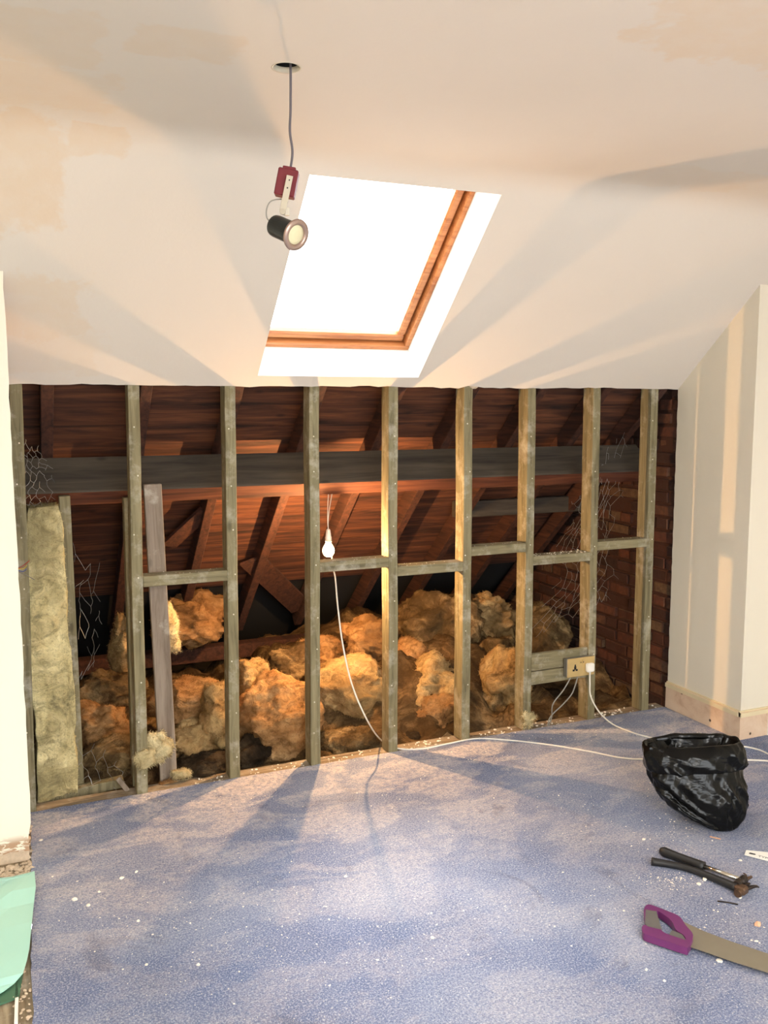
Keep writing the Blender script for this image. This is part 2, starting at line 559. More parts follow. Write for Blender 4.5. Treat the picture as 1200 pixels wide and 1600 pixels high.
# sloping + flat ceiling (one painted surface, soft crease)
bm = B()
NS = 110
low = []
for i in range(NS + 1):
    x = X0 + (XP + .02 - X0) * i / NS
    s = jr.uniform(-.0045, .0045) + .004 * sin(x * 5)
    if abs(x - 2.12) < .03: s += .014
    low.append(slp(x, s, 0))
STOP = 1.05       # up to here flat, then the rounded crease
HX0, HX1, HS0, HS1 = 1.033, 1.813, .067, 1.082
STOP = 1.095
outer = low + [slp(XP + .02, STOP), slp(X0, STOP)]
hole = [slp(HX0, HS0), slp(HX1, HS0), slp(HX1, HS1), slp(HX0, HS1)]
sheet_holes(bm, [outer, hole], NRM * .013)
p0 = slp(0, STOP)
q1 = Vector((0, p0.y - (ZC - p0.z) / tan(TH), ZC)); q2 = Vector((0, q1.y - .12, ZC)); p00 = slp(0, STOP - .10)
prof = []
for k in range(15):      # quadratic blend from slope to flat
    t_ = k / 14; q = p0 * (1 - t_) ** 2 + q1 * 2 * t_ * (1 - t_) + q2 * t_ ** 2; prof.append(q)
YF = q2.y
NCR = len(bm.faces)
cr = [[bm.verts.new((x, q.y, q.z)) for q in prof] for x in (X0, XP + .02)]
for a_, b_, c_, d_ in zip(cr[0], cr[0][1:], cr[1][1:], cr[1]):
    f_ = bm.faces.new((a_, b_, c_, d_)); f_.smooth = True
HC = Vector((.721, -1.562, ZC)); HR = .036
circ = [HC + Vector((cos(2 * pi * k / 32) * HR, sin(2 * pi * k / 32) * HR, 0)) for k in range(32)]
sheet_holes(bm, [[(X0, YF, ZC), (XP + 2, YF, ZC), (XP + 2, YB, ZC), (X0, YB, ZC)], circ, [(-.8, -5.65, ZC), (1.3, -5.65, ZC), (1.3, -4.35, ZC), (-.8, -4.35, ZC)]], (0, 0, .013))
for lo_, hi_ in (((-.81, -5.66, ZC + .0131), (-.8001, -4.34, ZC + .2)), ((1.3001, -5.66, ZC + .0131), (1.31, -4.34, ZC + .2)), ((-.8, -5.66, ZC + .0131), (1.3, -5.6501, ZC + .2)), ((-.8, -4.3499, ZC + .0131), (1.3, -4.34, ZC + .2))): box(bm, lo_, hi_)  # opening and its sides added to let the ceiling fill lamp in
struct('ceiling', bm, 'ceiling')

# right wall with its pier
bm = B()
n = 60; edge = []
for i in range(n + 1): edge.append(Vector((XR, jr.uniform(-.002, .003), H * 1.0 * i / n - .12 * (1 - i / n))))
poly = edge + [Vector((XR, -YP, H + YP * tan(TH) + .02)), Vector((XR, -YP, -.12))]
prism(bm, poly, (.014, 0, 0))
box(bm, (XR + .0141, -YP - .0, -.12), (XP - .001, -YP + .014, 2.6))
struct('wall_right', bm, 'wall')
bm = B(); box(bm, (XP, YB, -.12), (XP + .1, -YP + .02, 2.7)); struct('wall_far_right', bm, 'wall')
# left wall end: block whose face looks into the room
bm = B()
n = 40; pts = [Vector((XL + jr.uniform(-.002, .002) + (.012 if i < 2 else 0) * -1, -.43, .035 + (2.24 - .035) * i / n)) for i in range(n + 1)]
pts += [Vector((X0, -.43, 2.24))]
for i in range(30):
    pts.append(Vector((X0 + (XL - .02 - X0) * i / 30, -.43, .035 + jr.uniform(-.012, .012))))
prism(bm, pts, (0, .014, 0))
struct('wall_left', bm, 'wall_left')
bm = B(); box(bm, (X0, -.415, -.12), (XL - .012, -.0, 2.2)); struct('wall_left_core', bm, 'edge')
bm = B(); box(bm, (X0 - .1, YB, -.12), (X0, 0, 2.7)); struct('wall_far_left', bm, 'wall')
# rear wall behind the camera and a wide opening added for the fill lamp
bm = B()
wx0, wx1, wz0, wz1 = -.2, 3.2, .65, 2.25
for a, b in (((X0, YB - .1, 0), (wx0, YB, 2.6)), ((wx1, YB - .1, 0), (XP, YB, 2.6)), ((wx0, YB - .1, 0), (wx1, YB, wz0)), ((wx0, YB - .1, wz1), (wx1, YB, 2.6))): box(bm, a, b)
struct('wall_rear', bm, 'wall')

# skirting boards of the pier and beyond
def skirt(name, a, b, nrm, mat_b, mat_t, h=.145):
    a, b, nrm = Vector(a), Vector(b), Vector(nrm)
    bm = B(); t = .012
    prism(bm, [a, b, b + Vector((0, 0, h)), a + Vector((0, 0, h))], nrm * t)
    o = struct(name, bm, mat_b)
    bm = B()
    prism(bm, [a + Vector((0, 0, h - .024)), b + Vector((0, 0, h - .024)), b + Vector((0, 0, h - .002)), a + Vector((0, 0, h - .002))], nrm * (t + .006))
    prism(bm, [a + Vector((0, 0, h - .002)), b + Vector((0, 0, h - .002)), b + Vector((0, 0, h + .006)), a + Vector((0, 0, h + .006))], nrm * (t - .004))
    struct('bead', bm, mat_t, o)
    return o


skirt('baseboard_right', (XR, 0, 0), (XR, -YP + .0005, 0), (-1, 0, 0), 'skirting', 'skirting_bead')
skirt('baseboard_pier', (XR - .012, -YP, 0), (XP - .006, -YP, 0), (0, -1, 0), 'skirting', 'skirting_bead')
skirt('baseboard_far_right', (XP, -YP - .012, 0), (XP, YB, 0), (-1, 0, 0), 'white_gloss', 'white_gloss')

# floors: carpet, bare boards under it and left of it, loft floor behind the studs
bm = B(); pts = []
n = 160
for i in range(n + 1): pts.append(Vector((XL + .013 + (XR - .03 - XL) * i / n, jr.uniform(-.004, .003), 0)))
pts += [Vector((XR - .01, -YP - .01, 0)), Vector((XP - .01, -YP - .01, 0)), Vector((XP - .01, YB, 0))]
for i in range(n + 1):
    y = YB + (-.004 - YB) * i / n
    pts.append(Vector((.014 - .022 * min(1, max(0, (-y - .3) / .9)) + jr.uniform(-.004, .004), y, 0)))
prism(bm, pts, (0, 0, -.009))
struct('floor', bm, 'carpet', label='blue carpet')
bm = B()
for i in range(14):
    x = X0 + i * .4
    box(bm, (x + .001, YB, -.03), (x + .399, -.002, -.0095), bev=.002)
struct('floor_boards', bm, 'floorboard')
bm = B(); box(bm, (X0, -.02, -.14), (XR + .3, 2.7, -.12)); struct('floor_eaves', bm, 'mortar')

# sealed outer shell of the eaves: left gable, roof deck, felt
bm = B(); box(bm, (-.35, .0, -.14), (-.3, 2.7, 2.4)); struct('wall_gable_left', bm, 'mortar')
OFF_R0 = .010; RD = .105       # rafter underside offset and depth (perpendicular)
deck_n = OFF_R0 + RD
bm = B()
s = .035
def deck_s_for_z(z, n): # distance s where height is z
    return (z - H - n * cos(TH)) / sin(TH)
s_low = deck_s_for_z(.66, deck_n)
bw = .152; s1 = .050
while s1 > s_low:
    x = -.35; 
    s0 = s1 - bw
    nj = rnd.uniform(0, .006)
    prism(bm, [slp(x, s0 + .002, deck_n + nj), slp(XR + .2, s0 + .002, deck_n + nj * .4), slp(XR + .2, s1 - .002, deck_n + nj * .4), slp(x, s1 - .002, deck_n + nj)], NRM * .018)
    s1 = s0
struct('roof_boards', bm, 'board')
bm = B()
for (xa, xb, sa, sb) in ((-.5, XR + .4, -3.35, .055), (-1.8, HX0 - .06, .055, 1.6), (HX1 + .06, XR + .6, .055, 1.6), (-1.8, XR + .6, 1.14, 1.7)):
    prism(bm, [slp(xa, sa, deck_n + .03), slp(xb, sa, deck_n + .03), slp(xb, sb, deck_n + .03), slp(xa, sb, deck_n + .03)], NRM * .01)
box(bm, (X0 - .1, -4.3, ZC + .1), (XP + 2, -1.12, ZC + .12)); box(bm, (X0 - .1, YB - .1, ZC + .1), (XP + 2, -5.7, ZC + .12))
box(bm, (X0 - .1, -5.7, ZC + .1), (-.85, -4.3, ZC + .12)); box(bm, (1.35, -5.7, ZC + .1), (XP + 2, -4.3, ZC + .12))
struct('roof_felt', bm, 'felt')

# skylight
w1 = B(); rv = .183; t = .012
loop_i = [(HX0, HS0), (HX1, HS0), (HX1, HS1), (HX0, HS1)]
for (xa, sa), (xb, sb) in zip(loop_i, loop_i[1:] + loop_i[:1]):
    c = Vector(((HX0 + HX1) / 2, (HS0 + HS1) / 2, 0)); mid = Vector(((xa + xb) / 2, (sa + sb) / 2, 0)); o_ = (mid - c).normalized() * t
    prism(w1, [slp(xa, sa, .0132), slp(xb, sb, .0132), slp(xb, sb, rv + .03), slp(xa, sa, rv + .03)], Vector((o_.x, 0, 0)) + UPS * o_.y)
win = struct('window_1', w1, 'reveal')


def ring(bm, x0, x1, s0, s1, wd, n0, n1, bev=.004):
    for (a, b, c, d) in ((x0, x1, s0, s0 + wd), (x0, x1, s1 - wd, s1), (x0, x0 + wd, s0 + wd, s1 - wd), (x1 - wd, x1, s0 + wd, s1 - wd)):
        m = Matrix(((1, 0, 0, 0), (0, UPS.y, NRM.y, 0), (0, UPS.z, NRM.z, H), (0, 0, 0, 1)))
        box(bm, (a, c, n0), (b, d, n1), m, bev)


bm = B(); ring(bm, HX0 - .002, HX1 + .002, HS0 - .002, HS1 + .002, .025, rv - .003, rv + .05); fr = struct('window_frame', bm, 'pine', win)
bm = B(); ring(bm, HX0 + .030, HX1 - .030, HS0 + .030, HS1 - .030, .040, rv + .022, rv + .062, .008); struct('window_sash', bm, 'pine', win)
bm = B(); prism(bm, [slp(HX0 + .05, HS0 + .05, rv + .05), slp(HX1 - .05, HS0 + .05, rv + .05), slp(HX1 - .05, HS1 - .05, rv + .05), slp(HX0 + .05, HS1 - .05, rv + .05)], NRM * .004)
struct('window_pane', bm, 'glass', win)
bm = B(); ring(bm, HX0 - .10, HX1 + .10, HS0 - .10, HS1 + .10, .134, rv + .052, rv + .075); struct('window_flashing', bm, 'felt', win)

# brick gable at the right end of the eaves
bm = B(); tl = bm.faces.layers.float.new('tint') if False else None
XG = XR + .022
cols = []
z = -.12; row = 0
fb = []
while z < 2.0:
    y = -.03 + (-.11 if row % 2 else 0)
    while y < 2.0:
        L = .215 if (row % 3) else .105
        zt = z + .065
        if (H - (y + .0) * tan(TH)) > z - .12 and y + L > .0:
            jx = rnd.uniform(-.012, .012)
            # a ragged stepped corbel leans into the eaves low and far back
            if y > .55 and z < .95: jx -= rnd.uniform(0, .02)
            nb = len(bm.faces)
            box(bm, (XG + jx, max(y + .005, -.001), z + .005), (XG + .09, y + L - .005, zt), bev=.005, jit=.003)
            tv = rnd.random(); cols.append((nb, len(bm.faces), tv))
        y += L + .0
    z += .075; row += 1
bm.faces.ensure_lookup_table()
tint = [0.0] * len(bm.faces)
for a, b, tv in cols:
    for i in range(a, b): tint[i] = tv
box(bm, (XG + .012, 0.0, -.12), (XG + .1, 2.7, 2.1))
nall = len(bm.faces)
bm.faces.ensure_lookup_table()
for i in range(len(tint), nall): bm.faces[i].material_index = 1
tint += [0] * (nall - len(tint))
gw = struct('wall_gable_right', bm, ['brick', 'mortar'])
at = gw.data.attributes.new('tint', 'FLOAT', 'FACE')
for i, tv in enumerate(tint): at.data[i].value = tv

# rafters
RX = [-.21, .165, .565, .965, 1.355, 1.76, 2.16, 2.56, 2.96, 3.33]
rlab = ['at the far left end of the eaves', 'above the yellow batt', 'just right of the second wall stud', 'above the third wall stud',
        'left of the glowing bulb', 'right of the glowing bulb', 'behind the sixth wall stud', 'behind the seventh wall stud', 'behind the eighth wall stud', 'beside the brick gable wall']
for x, lb in zip(RX, rlab):
    bm = B(); W = .05
    m = Matrix(((1, 0, 0, 0), (0, UPS.y, NRM.y, 0), (0, UPS.z, NRM.z, H), (0, 0, 0, 1)))
    s_top = .052; 
    box(bm, (x - W / 2, -2.35, OFF_R0 + .0), (x + W / 2, s_top, deck_n - .001), m, .003, .001)
    obj('rafter', bm, 'rafter', label='dark brown sloping rafter ' + lb, cat='rafter', group='rafters under the roof boards')

# purlin: deep side stands square to the roof
def spr(s, n): return slp(0, s, n)
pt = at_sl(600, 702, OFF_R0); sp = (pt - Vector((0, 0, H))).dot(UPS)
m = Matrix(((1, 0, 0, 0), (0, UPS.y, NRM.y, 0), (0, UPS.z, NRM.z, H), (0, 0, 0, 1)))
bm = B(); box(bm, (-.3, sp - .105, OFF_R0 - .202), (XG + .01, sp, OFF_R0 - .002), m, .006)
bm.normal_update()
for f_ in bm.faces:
    if (f_.calc_center_median() - slp(0, sp)).dot(UPS) < -.004: f_.material_index = 1  # upslope face stays grey, the other faces are red-brown
obj('purlin', bm, ['purlin', 'rafter_long'], label='thick horizontal roof purlin crossing behind all the studs', cat='beam')
bm = B(); box(bm, (2.5, .86, 1.035), (XG + .01, .93, 1.135), None, .004)
obj('tie_beam', bm, 'purlin', label='shorter grey horizontal timber below the purlin beside the brick gable', cat='beam')
bm = B(); box(bm, (.15, 1.50, .13), (1.95, 1.60, .22), None, .004)
obj('eaves_timber', bm, 'rafter', label='low brown horizontal timber deep behind the left heap of insulation', cat='beam')

# diagonal braces nailed under the rafters
def brace(a, b, lab, wd=.11, n=-.012):
    bm = B(); beam(bm, a, b, wd, .02, NRM.cross(Vector(b) - Vector(a)), .002)
    obj('diagonal_brace', bm, 'rafter', label=lab, cat='brace', group='diagonal braces across the rafters')


ba, bb_ = at_sl(398, 880, .05), at_sl(466, 945, .05); dd = (bb_ - ba).normalized()
brace(ba - dd * .05, bb_ + dd * .06, 'brown diagonal board between two rafters left of the glowing bulb', .15)
ba, bb_ = at_sl(268, 848, .05), at_sl(318, 802, .05); dd = (bb_ - ba).normalized()
brace(ba - dd * .03, bb_ + dd * .03, 'brown diagonal board behind the leaning plank, rising rightwards', .09)

# ------------------------------------------------------------------ wall studs and noggins
stud_x = [(.029, .065, -.03, .035), (.481, .531, .458, .509), (.896, .944, .873, .933), (1.288, 1.335, 1.272, 1.323), (1.684, 1.728, 1.680, 1.724),
          (2.087, 2.134, 2.085, 2.137), (2.450, 2.499, 2.455, 2.505), (2.851, 2.899, 2.866, 2.912), (3.232, 3.278, 3.232, 3.284)]
slab = ['grey-green timber wall stud at the far left, tight against the cream wall edge',
        'grey-green timber wall stud, second from left, with a pale wool tuft near its foot',
        'grey-green timber wall stud, third from left, at the right end of the leftmost noggin',
        'grey-green timber wall stud just left of the glowing bulb',
        'timber wall stud with bright orange-lit side, first one right of the bulb',
        'timber wall stud, second right of the bulb, under a notch in the plaster',
        'timber wall stud left of the brass socket, with two short boards fixed to it',
        'timber wall stud carrying the double brass socket at its foot',
        'timber wall stud at the far right, nearest the brick gable']
for i, ((a, b, c, d), lb) in enumerate(zip(stud_x, slab)):
    xt, xb = (a + b) / 2, (c + d) / 2; W = .048
    if i == 0: xt, xb = .045, .018
    root = thing('wall_stud', lb, 'stud', (xb, .045, 0), 'studs of the stripped wall')
    bm = B()
    zt = H + .012; zb = -.004
    tb = box(bm, (-W / 2, 0, 0), (W / 2, .09, 1), None, 0)
    for v in tb:
        f = v.co.z
        back = v.co.y > .05
        top = zt - (.0 if not back else .0)
        v.co = Vector((xt * f + xb * (1 - f) + v.co.x, v.co.y + .001, zb + (top - zb) * f))
    bmesh.ops.subdivide_edges(bm, edges=[e for e in bm.edges if abs(e.verts[0].co.z - e.verts[1].co.z) > .5], cuts=14, use_grid_fill=True)
    for v in bm.verts:
        if .01 < v.co.z < zt - .01: v.co += Vector((noise.noise(Vector((i * 5.1, v.co.z * 1.6, 0))) * .004, 0, 0)) + Vector((rnd.uniform(-.0006, .0006), rnd.uniform(-.0006, .0006), 0))
    bmesh.ops.bevel(bm, geom=[e for e in bm.edges if len(e.link_faces) == 2 and e.calc_face_angle(0) > 1], offset=.0025, segments=1, affect='EDGES')
    obj('timber', bm, 'stud', root)
    # nail heads left from the removed plasterboard
    zz = [.12 + k * .21 + rnd.uniform(-.04, .04) for k in range(8)]
    for z_ in zz:
        f = z_ / zt; xx = xt * f + xb * (1 - f) + rnd.uniform(-.012, .012)
        bm = B(); lathe(bm, [(0, .0035), (.0022, .003), (.0034, .0015), (.0036, -.001)], (xx, .001, z_), (0, -1, 0), 8)
        obj('nail_head', bm, 'nail', root)

nogs = [(1, 2, .931, .985, 'short noggin between second and third studs, leftmost of the noggins', .0),
        (3, 4, .935, .981, 'short noggin lit bright on top just below the glowing bulb', .001),
        (4, 5, .886, .934, 'short noggin next right of the one below the bulb', 0),
        (5, 6, .958, .999, 'short noggin at the bay left of the seventh stud, highest on the right side', 0),
        (6, 7, .884, .930, 'short noggin strewn with plaster crumbs above the brass socket', 0),
        (7, 8, .936, .978, 'short noggin at the far right, in front of the bare brick', 0)]
for (i, j, z0, z1, lb, yy) in nogs:
    def sx(k, side, z):
        a, b, c, d = stud_x[k]; f = z / H; xt, xb = (a + b) / 2, (c + d) / 2
        return xt * f + xb * (1 - f) + side * .024
    bm = B()
    vs = box(bm, (sx(i, 1, .95) - .001, .001 + yy, z0), (sx(j, -1, .95) + .001, .088, z0 + .047), None, .0025)
    obj('noggin', bm, 'noggin', label=lb, cat='noggin', group='noggins between the studs')

# rear studs under the purlin, plank, sole plates
bm = B(); beam(bm, (.228, .22, -.03), (.222, .22, 1.325), .046, .07, (1, 0, 0))
obj('purlin_post', bm, 'stud', label='set-back timber post right of the yellow batt, ending under the purlin', cat='post', group='posts under the purlin')
bm = B(); beam(bm, (.49, .24, -.05), (.496, .24, 1.305), .046, .07, (1, 0, 0))
obj('purlin_post', bm, 'stud', label='set-back timber post mostly hidden behind the second stud from left', cat='post', group='posts under the purlin')
bm = B(); beam(bm, (.618, .125, -.02), (.588, .125, 1.37), .078, .03, (1, 0, 0), .003)
obj('leaning_plank', bm, 'plank', label='wide grey-brown plank standing just right of the second stud', cat='plank')
bm = B(); box(bm, (.02, .005, -.055), (XR + .0, .10, -.008), None, .003)
obj('sole_plate', bm, 'sill', label='dusty sole plate lying along the foot of the studs', cat='plank')
bm = B(); beam(bm, (.05, .16, -.02), (.42, .17, .0), .045, .05, (0, 0, 1), .003)
obj('timber_offcut', bm, 'stud', label='short timber lying behind the foot of the yellow batt', cat='timber')

# boards carrying the socket
for (v0, v1, lb, m_) in ((1022, 1049, 'upper pale board between studs, left of the brass socket', 'noggin'), (1050, 1071, 'lower grey-green board between studs, left of the brass socket', 'noggin')):
    z0 = at_y(832, v1, .01).z; z1 = at_y(832, v0, .01).z
    bm = B(); box(bm, (2.507, .012, z0 + .001), (2.862, .034, z1 - .001), None, .002, .0008)
    obj('socket_board', bm, m_, label=lb, cat='board', group='boards behind the socket')

# ------------------------------------------------------------------ insulation
def fib(p): return noise.fractal(p, 1.0, 2.0, 4, noise_basis='PERLIN_ORIGINAL')


def blob(bm, c, r, seed, sub=4, amp=.38, strands=120, flat=None):
    c = Vector(c); R = Vector(r); sd = Vector((seed * 7.3, seed * 3.1, seed * 1.7))
    res = bmesh.ops.create_icosphere(bm, subdivisions=sub, radius=1)
    rr = max(R)
    vs = res['verts']
    for v in vs:
        d = v.co.normalized(); p = Vector((d.x * R.x, d.y * R.y, d.z * R.z))
        q = p * (1 / rr)
        qs = Vector((q.x * .7 + .3 * q.z, q.y, q.z * 1.5))
        wv = Vector((noise.noise(q * 2 + sd), noise.noise(q * 2 - sd), 0)) * .35
        k = 1 + amp * 1.0 * noise.noise(q * 1.5 + sd) + amp * .5 * (.25 - abs(noise.noise(qs * 2.2 + sd + wv))) + amp * .25 * noise.noise(qs * 5.5 + sd + wv) + .075 * noise.noise(Vector((qs.x * 9, qs.y * 9, qs.z * 20)) + sd + wv * 4) + .045 * noise.noise(q * 24 + sd)
        v.co = c + p * k
        if flat is not None and v.co.y < flat: v.co.y = flat + (v.co.y - flat) * .15
    rs = random.Random(seed)
    for _ in range(strands):
        v = rs.choice(vs); nrm = (v.co - c).normalized()
        d = (nrm + Vector([rs.uniform(-.9, .9) for _ in range(3)])).normalized(); L = rs.uniform(.004, .024)
        if flat is not None: d.y = abs(d.y) * .3
        side = d.cross(Vector([rs.uniform(-1, 1) for _ in range(3)])).normalized() * rs.uniform(.0004, .0013)
        a = bm.verts.new(v.co - side); b = bm.verts.new(v.co + side)
        mid = v.co + d * L * .5; e = bm.verts.new(mid + side * .7 + Vector((0, 0, -L * .05))); g = bm.verts.new(mid - side * .7)
        tip = bm.verts.new(v.co + d * L + Vector([rs.uniform(-.004, .004) for _ in range(3)]))
        bm.faces.new((a, b, e, g)); bm.faces.new((g, e, tip))


PXM = FPX
def clump(u, v, y, wpx, hpx, mat, lab, seed, dy=None, amp=.44, sub=5, st=520, name='insulation_clump', group='loose insulation heaped in the eaves', cat='insulation', flat=None):
    c = at_y(u, v, y); depth = (c - CAM).dot(fw); k = depth / FPX
    rx, rz = wpx * k / 2, hpx * k / 2; ry = dy if dy else (rx + rz) / 2
    bm = B(); blob(bm, c, (rx, ry, rz), seed, sub, amp, 0, flat)
    o = obj(name, bm, mat, smooth=True, label=lab, cat=cat, group=group)
    fuzz(o, int(min(5200, 700 + st * 14 * (rx * rz / .02))), seed)
    return o


def fuzz(o, n, seed, lmax=.022):
    """loose glass fibres standing off the surface, part of the same mesh"""
    me = o.data; rs = random.Random(seed)
    V = [v.co.copy() for v in me.vertices]; Nn = [v.normal.copy() for v in me.vertices]; F = [list(p.vertices) for p in me.polygons]
    k0 = len(V)
    for _ in range(n):
        i = rs.randrange(k0); p = V[i] ; nn = Nn[i]
        tg = nn.cross(Vector((rs.uniform(-1, 1), rs.uniform(-1, 1), rs.uniform(-1, 1))))
        if tg.length < 1e-4: continue
        tg.normalize()
        d = (nn * rs.uniform(.15, 1.0) + tg * rs.uniform(.4, 1.3)).normalized(); L = rs.uniform(.006, lmax)
        sd = d.cross(nn + tg * .3)
        if sd.length < 1e-4: continue
        sd = sd.normalized() * rs.uniform(.00035, .0008)
        q = p + d * L * .55 + nn * L * .1; e = p + d * L + Vector((0, 0, -L * .25)) - nn * L * .1
        b = len(V); V += [p - sd, p + sd, q + sd, q - sd, e]
        F += [[b, b + 1, b + 2, b + 3], [b + 3, b + 2, b + 4]]
    m2 = bpy.data.meshes.new(me.name); m2.from_pydata(V, [], F); m2.polygons.foreach_set('use_smooth', [True] * len(m2.polygons))
    for m_ in me.materials: m2.materials.append(m_)
    o.data = m2


CL = [
 (432, 1118, .38, 128, 128, 'wool_tan', 'big rounded orange-tan insulation lump between third and fourth studs', .30),
 (546, 1170, .27, 96, 70, 'wool_dirty', 'low dirty brown insulation dome at floor level below the bulb', .25),
 (548, 1075, .52, 120, 100, 'wool', 'bright yellow insulation lump behind the hanging white cable', .35),
 (575, 1000, .85, 80, 74, 'wool_tan', 'upright tan insulation lump left of the first stud right of the bulb', .4),
 (505, 1025, .95, 80, 60, 'wool_tan', 'tan insulation clump peeping right of the fourth stud, above the yellow lump', .4),
 (462, 1040, .9, 80, 66, 'wool_dirty', 'brown dusty insulation clump above the big orange-tan lump', .45),
 (398, 1068, .62, 66, 76, 'wool', 'yellow insulation clump just right of the third stud, topmost beside it', .45),
 (395, 1172, .24, 56, 44, 'dirt', 'grey rubble-like dust lump at the foot of the third stud', .45),
 (640, 1035, .75, 60, 80, 'wool_tan', 'smooth orange insulation piece just right of the first stud right of the bulb', .3),
 (690, 975, 1.0, 130, 100, 'wool_dirty', 'high dusty insulation mound in the bay two right of the bulb', .45),
 (672, 1075, .52, 110, 96, 'wool', 'broad folded yellow insulation layer in the bay two right of the bulb', .38),
 (684, 1120, .36, 92, 84, 'wool_tan', 'rounded tan insulation lump below the folded yellow layer', .3),
 (638, 1160, .28, 60, 40, 'dirt', 'dark brown insulation mound low beside first stud right of bulb', .3),
 (757, 970, 1.0, 100, 80, 'wool', 'pale-topped insulation clump left of the seventh stud, highest there', .5),
 (765, 1035, .8, 80, 90, 'wool_dirty', 'dark grey hollowed insulation clump left of the seventh stud', .55),
 (790, 1070, .45, 66, 100, 'wool', 'ragged yellow insulation clump leaning on the seventh stud', .5),
 (765, 1115, .45, 70, 70, 'wool_dirty', 'dark dusty insulation clump at floor level left of the seventh stud', .5),
 (842, 1000, .85, 84, 100, 'wool_dirty', 'greyish draped insulation clump behind the socket boards', .35),
 (838, 1110, .5, 100, 70, 'dirt', 'brown dust heap below the socket boards', .45),
 (302, 968, 1.42, 104, 78, 'wool_tan', 'isolated insulation piece stuffed high between rafters behind the third stud', .5),
 (296, 1092, .55, 110, 66, 'wool_tan', 'orange insulation clump right of the leaning plank, upper one', .45),
 (302, 1155, .34, 90, 60, 'wool', 'yellow insulation clump right of the leaning plank, middle height', .5),
 (340, 1115, .3, 50, 100, 'wool', 'narrow curling insulation wisp just left of the third stud', .55),
 (315, 1195, .2, 90, 38, 'dirt', 'brown dust mound at the foot of the leaning plank', .35),
 (160, 1135, .5, 84, 70, 'wool_tan', 'orange-lit insulation piece right of the set-back post', .55),
 (168, 1085, .72, 100, 70, 'wool_dirty', 'dark brown insulation mound left of the second stud', .45),
 (186, 1180, .38, 90, 60, 'wool_dirty', 'dim insulation clump low beside the second stud', .5),
 (190, 1015, .9, 34, 110, 'wool', 'thin upright insulation strip just left of the second stud', .5),
 (262, 985, .8, 34, 80, 'wool_pale', 'bright torn insulation scrap beside the leaning plank', .6),
 (940, 1105, .35, 60, 34, 'dirt', 'dust mound at the foot of the brick gable', .5),
]
for i, (u, v, y, wp, hp, mt, lb, am) in enumerate(CL):
    clump(u, v, y, wp, hp, mt, lb, 11 + i, amp=am, sub=5 if wp > 60 else 4)

# under-layer of loft dust and wool that fills between the clumps
bm = B(); nx, ny = 110, 60; g = []
for j in range(ny + 1):
    for i in range(nx + 1):
        x = .03 + (XR + .0 - .03) * i / nx; y = .11 + 1.6 * j / ny
        e = min(1, max(0, (y - .1) / .5)); side = min(1, max(0, (3.0 - x) / .6)) * min(1, max(0, (x - 1.15) / .7))
        z = -.1 + e * (.14 + .24 * side) + .12 * fib(Vector((x * 2.6, y * 2.6, 3))) + .10 * (.25 - abs(noise.noise(Vector((x * 5, y * 5, 1))))) + .015 * noise.noise(Vector((x * 30, y * 30, 2)))
        z = min(z, H - y * tan(TH) - .0)
        g.append(bm.verts.new((x, y, max(z, -.118))))
for j in range(ny):
    for i in range(nx):
        a = j * (nx + 1) + i; bm.faces.new((g[a], g[a + 1], g[a + nx + 2], g[a + nx + 1]))
obj('loft_insulation_bed', bm, 'wool_bed', smooth=True, label='uneven bed of dirty loft insulation filling the eaves floor', cat='insulation', kind='stuff')
fuzz(bpy.data.objects['loft_insulation_bed'], 16000, 6, .03)

# yellow batt behind the first studs
bm = B()
r_ = bmesh.ops.create_cube(bm, size=1)
bmesh.ops.subdivide_edges(bm, edges=bm.edges[:], cuts=40, use_grid_fill=True)
for v in bm.verts:
    f = v.co.z + .5
    cx = .138 + (.125 - .138) * f
    hw = .082 * (1 - .25 * max(0, f - .85) / .15)
    p = Vector((cx + v.co.x * 2 * hw, .19 + v.co.y * .16, .0 + 1.29 * f))
    q = Vector((p.x * 9, p.y * 9, p.z * 7))
    dsp = .016 * noise.noise(q * .8) + .008 * noise.noise(q * 2.2) + .003 * noise.noise(q * 6)
    d = Vector((v.co.x * .8, v.co.y * 1.6, v.co.z * .5 if abs(v.co.z) > .49 else 0))
    v.co = p + d * dsp * 2.2
o_ = obj('insulation_batt', bm, 'wool_batt', smooth=True, label='tall upright yellow insulation batt between first stud and set-back post', cat='insulation')
fuzz(o_, 2600, 5)

# wool tufts caught on the front of the studs
clump(246, 1168, .05, 46, 54, 'wool_pale', 'bright pale yellow wool tuft caught beside the second stud', 71, dy=.03, amp=.5, sub=4, st=420, name='wool_tuft', group='wool tufts at the stud feet')
clump(226, 1186, -.012, 32, 30, 'wool_pale', 'greyish flattened wool tuft stuck on the front of the second stud', 72, dy=.010, amp=.35, sub=4, st=160, name='wool_tuft', group='wool tufts at the stud feet')
clump(284, 1210, .09, 28, 16, 'wool_pale', 'pale flake of wool at the foot of the leaning plank', 73, dy=.02, amp=.5, sub=3, st=60, name='wool_tuft', group='wool tufts at the stud feet')
clump(262, 1228, .09, 30, 20, 'wool_tan', 'tan wool tuft low in front of the leaning plank', 74, dy=.02, amp=.4, sub=3, st=60, name='wool_tuft', group='wool tufts at the stud feet')
clump(944, 1022, .9, 16, 26, 'wool_tan', 'small orange wool scrap stuck on the brick wall', 75, dy=.02, amp=.5, sub=3, st=30, name='wool_tuft', group='wool tufts at the stud feet')
clump(826, 1124, -.006, 22, 22, 'wool_pale', 'small pale tuft on the foot of the stud left of the socket', 76, dy=.008, amp=.6, sub=3, st=80, name='wool_tuft', group='wool tufts at the stud feet')

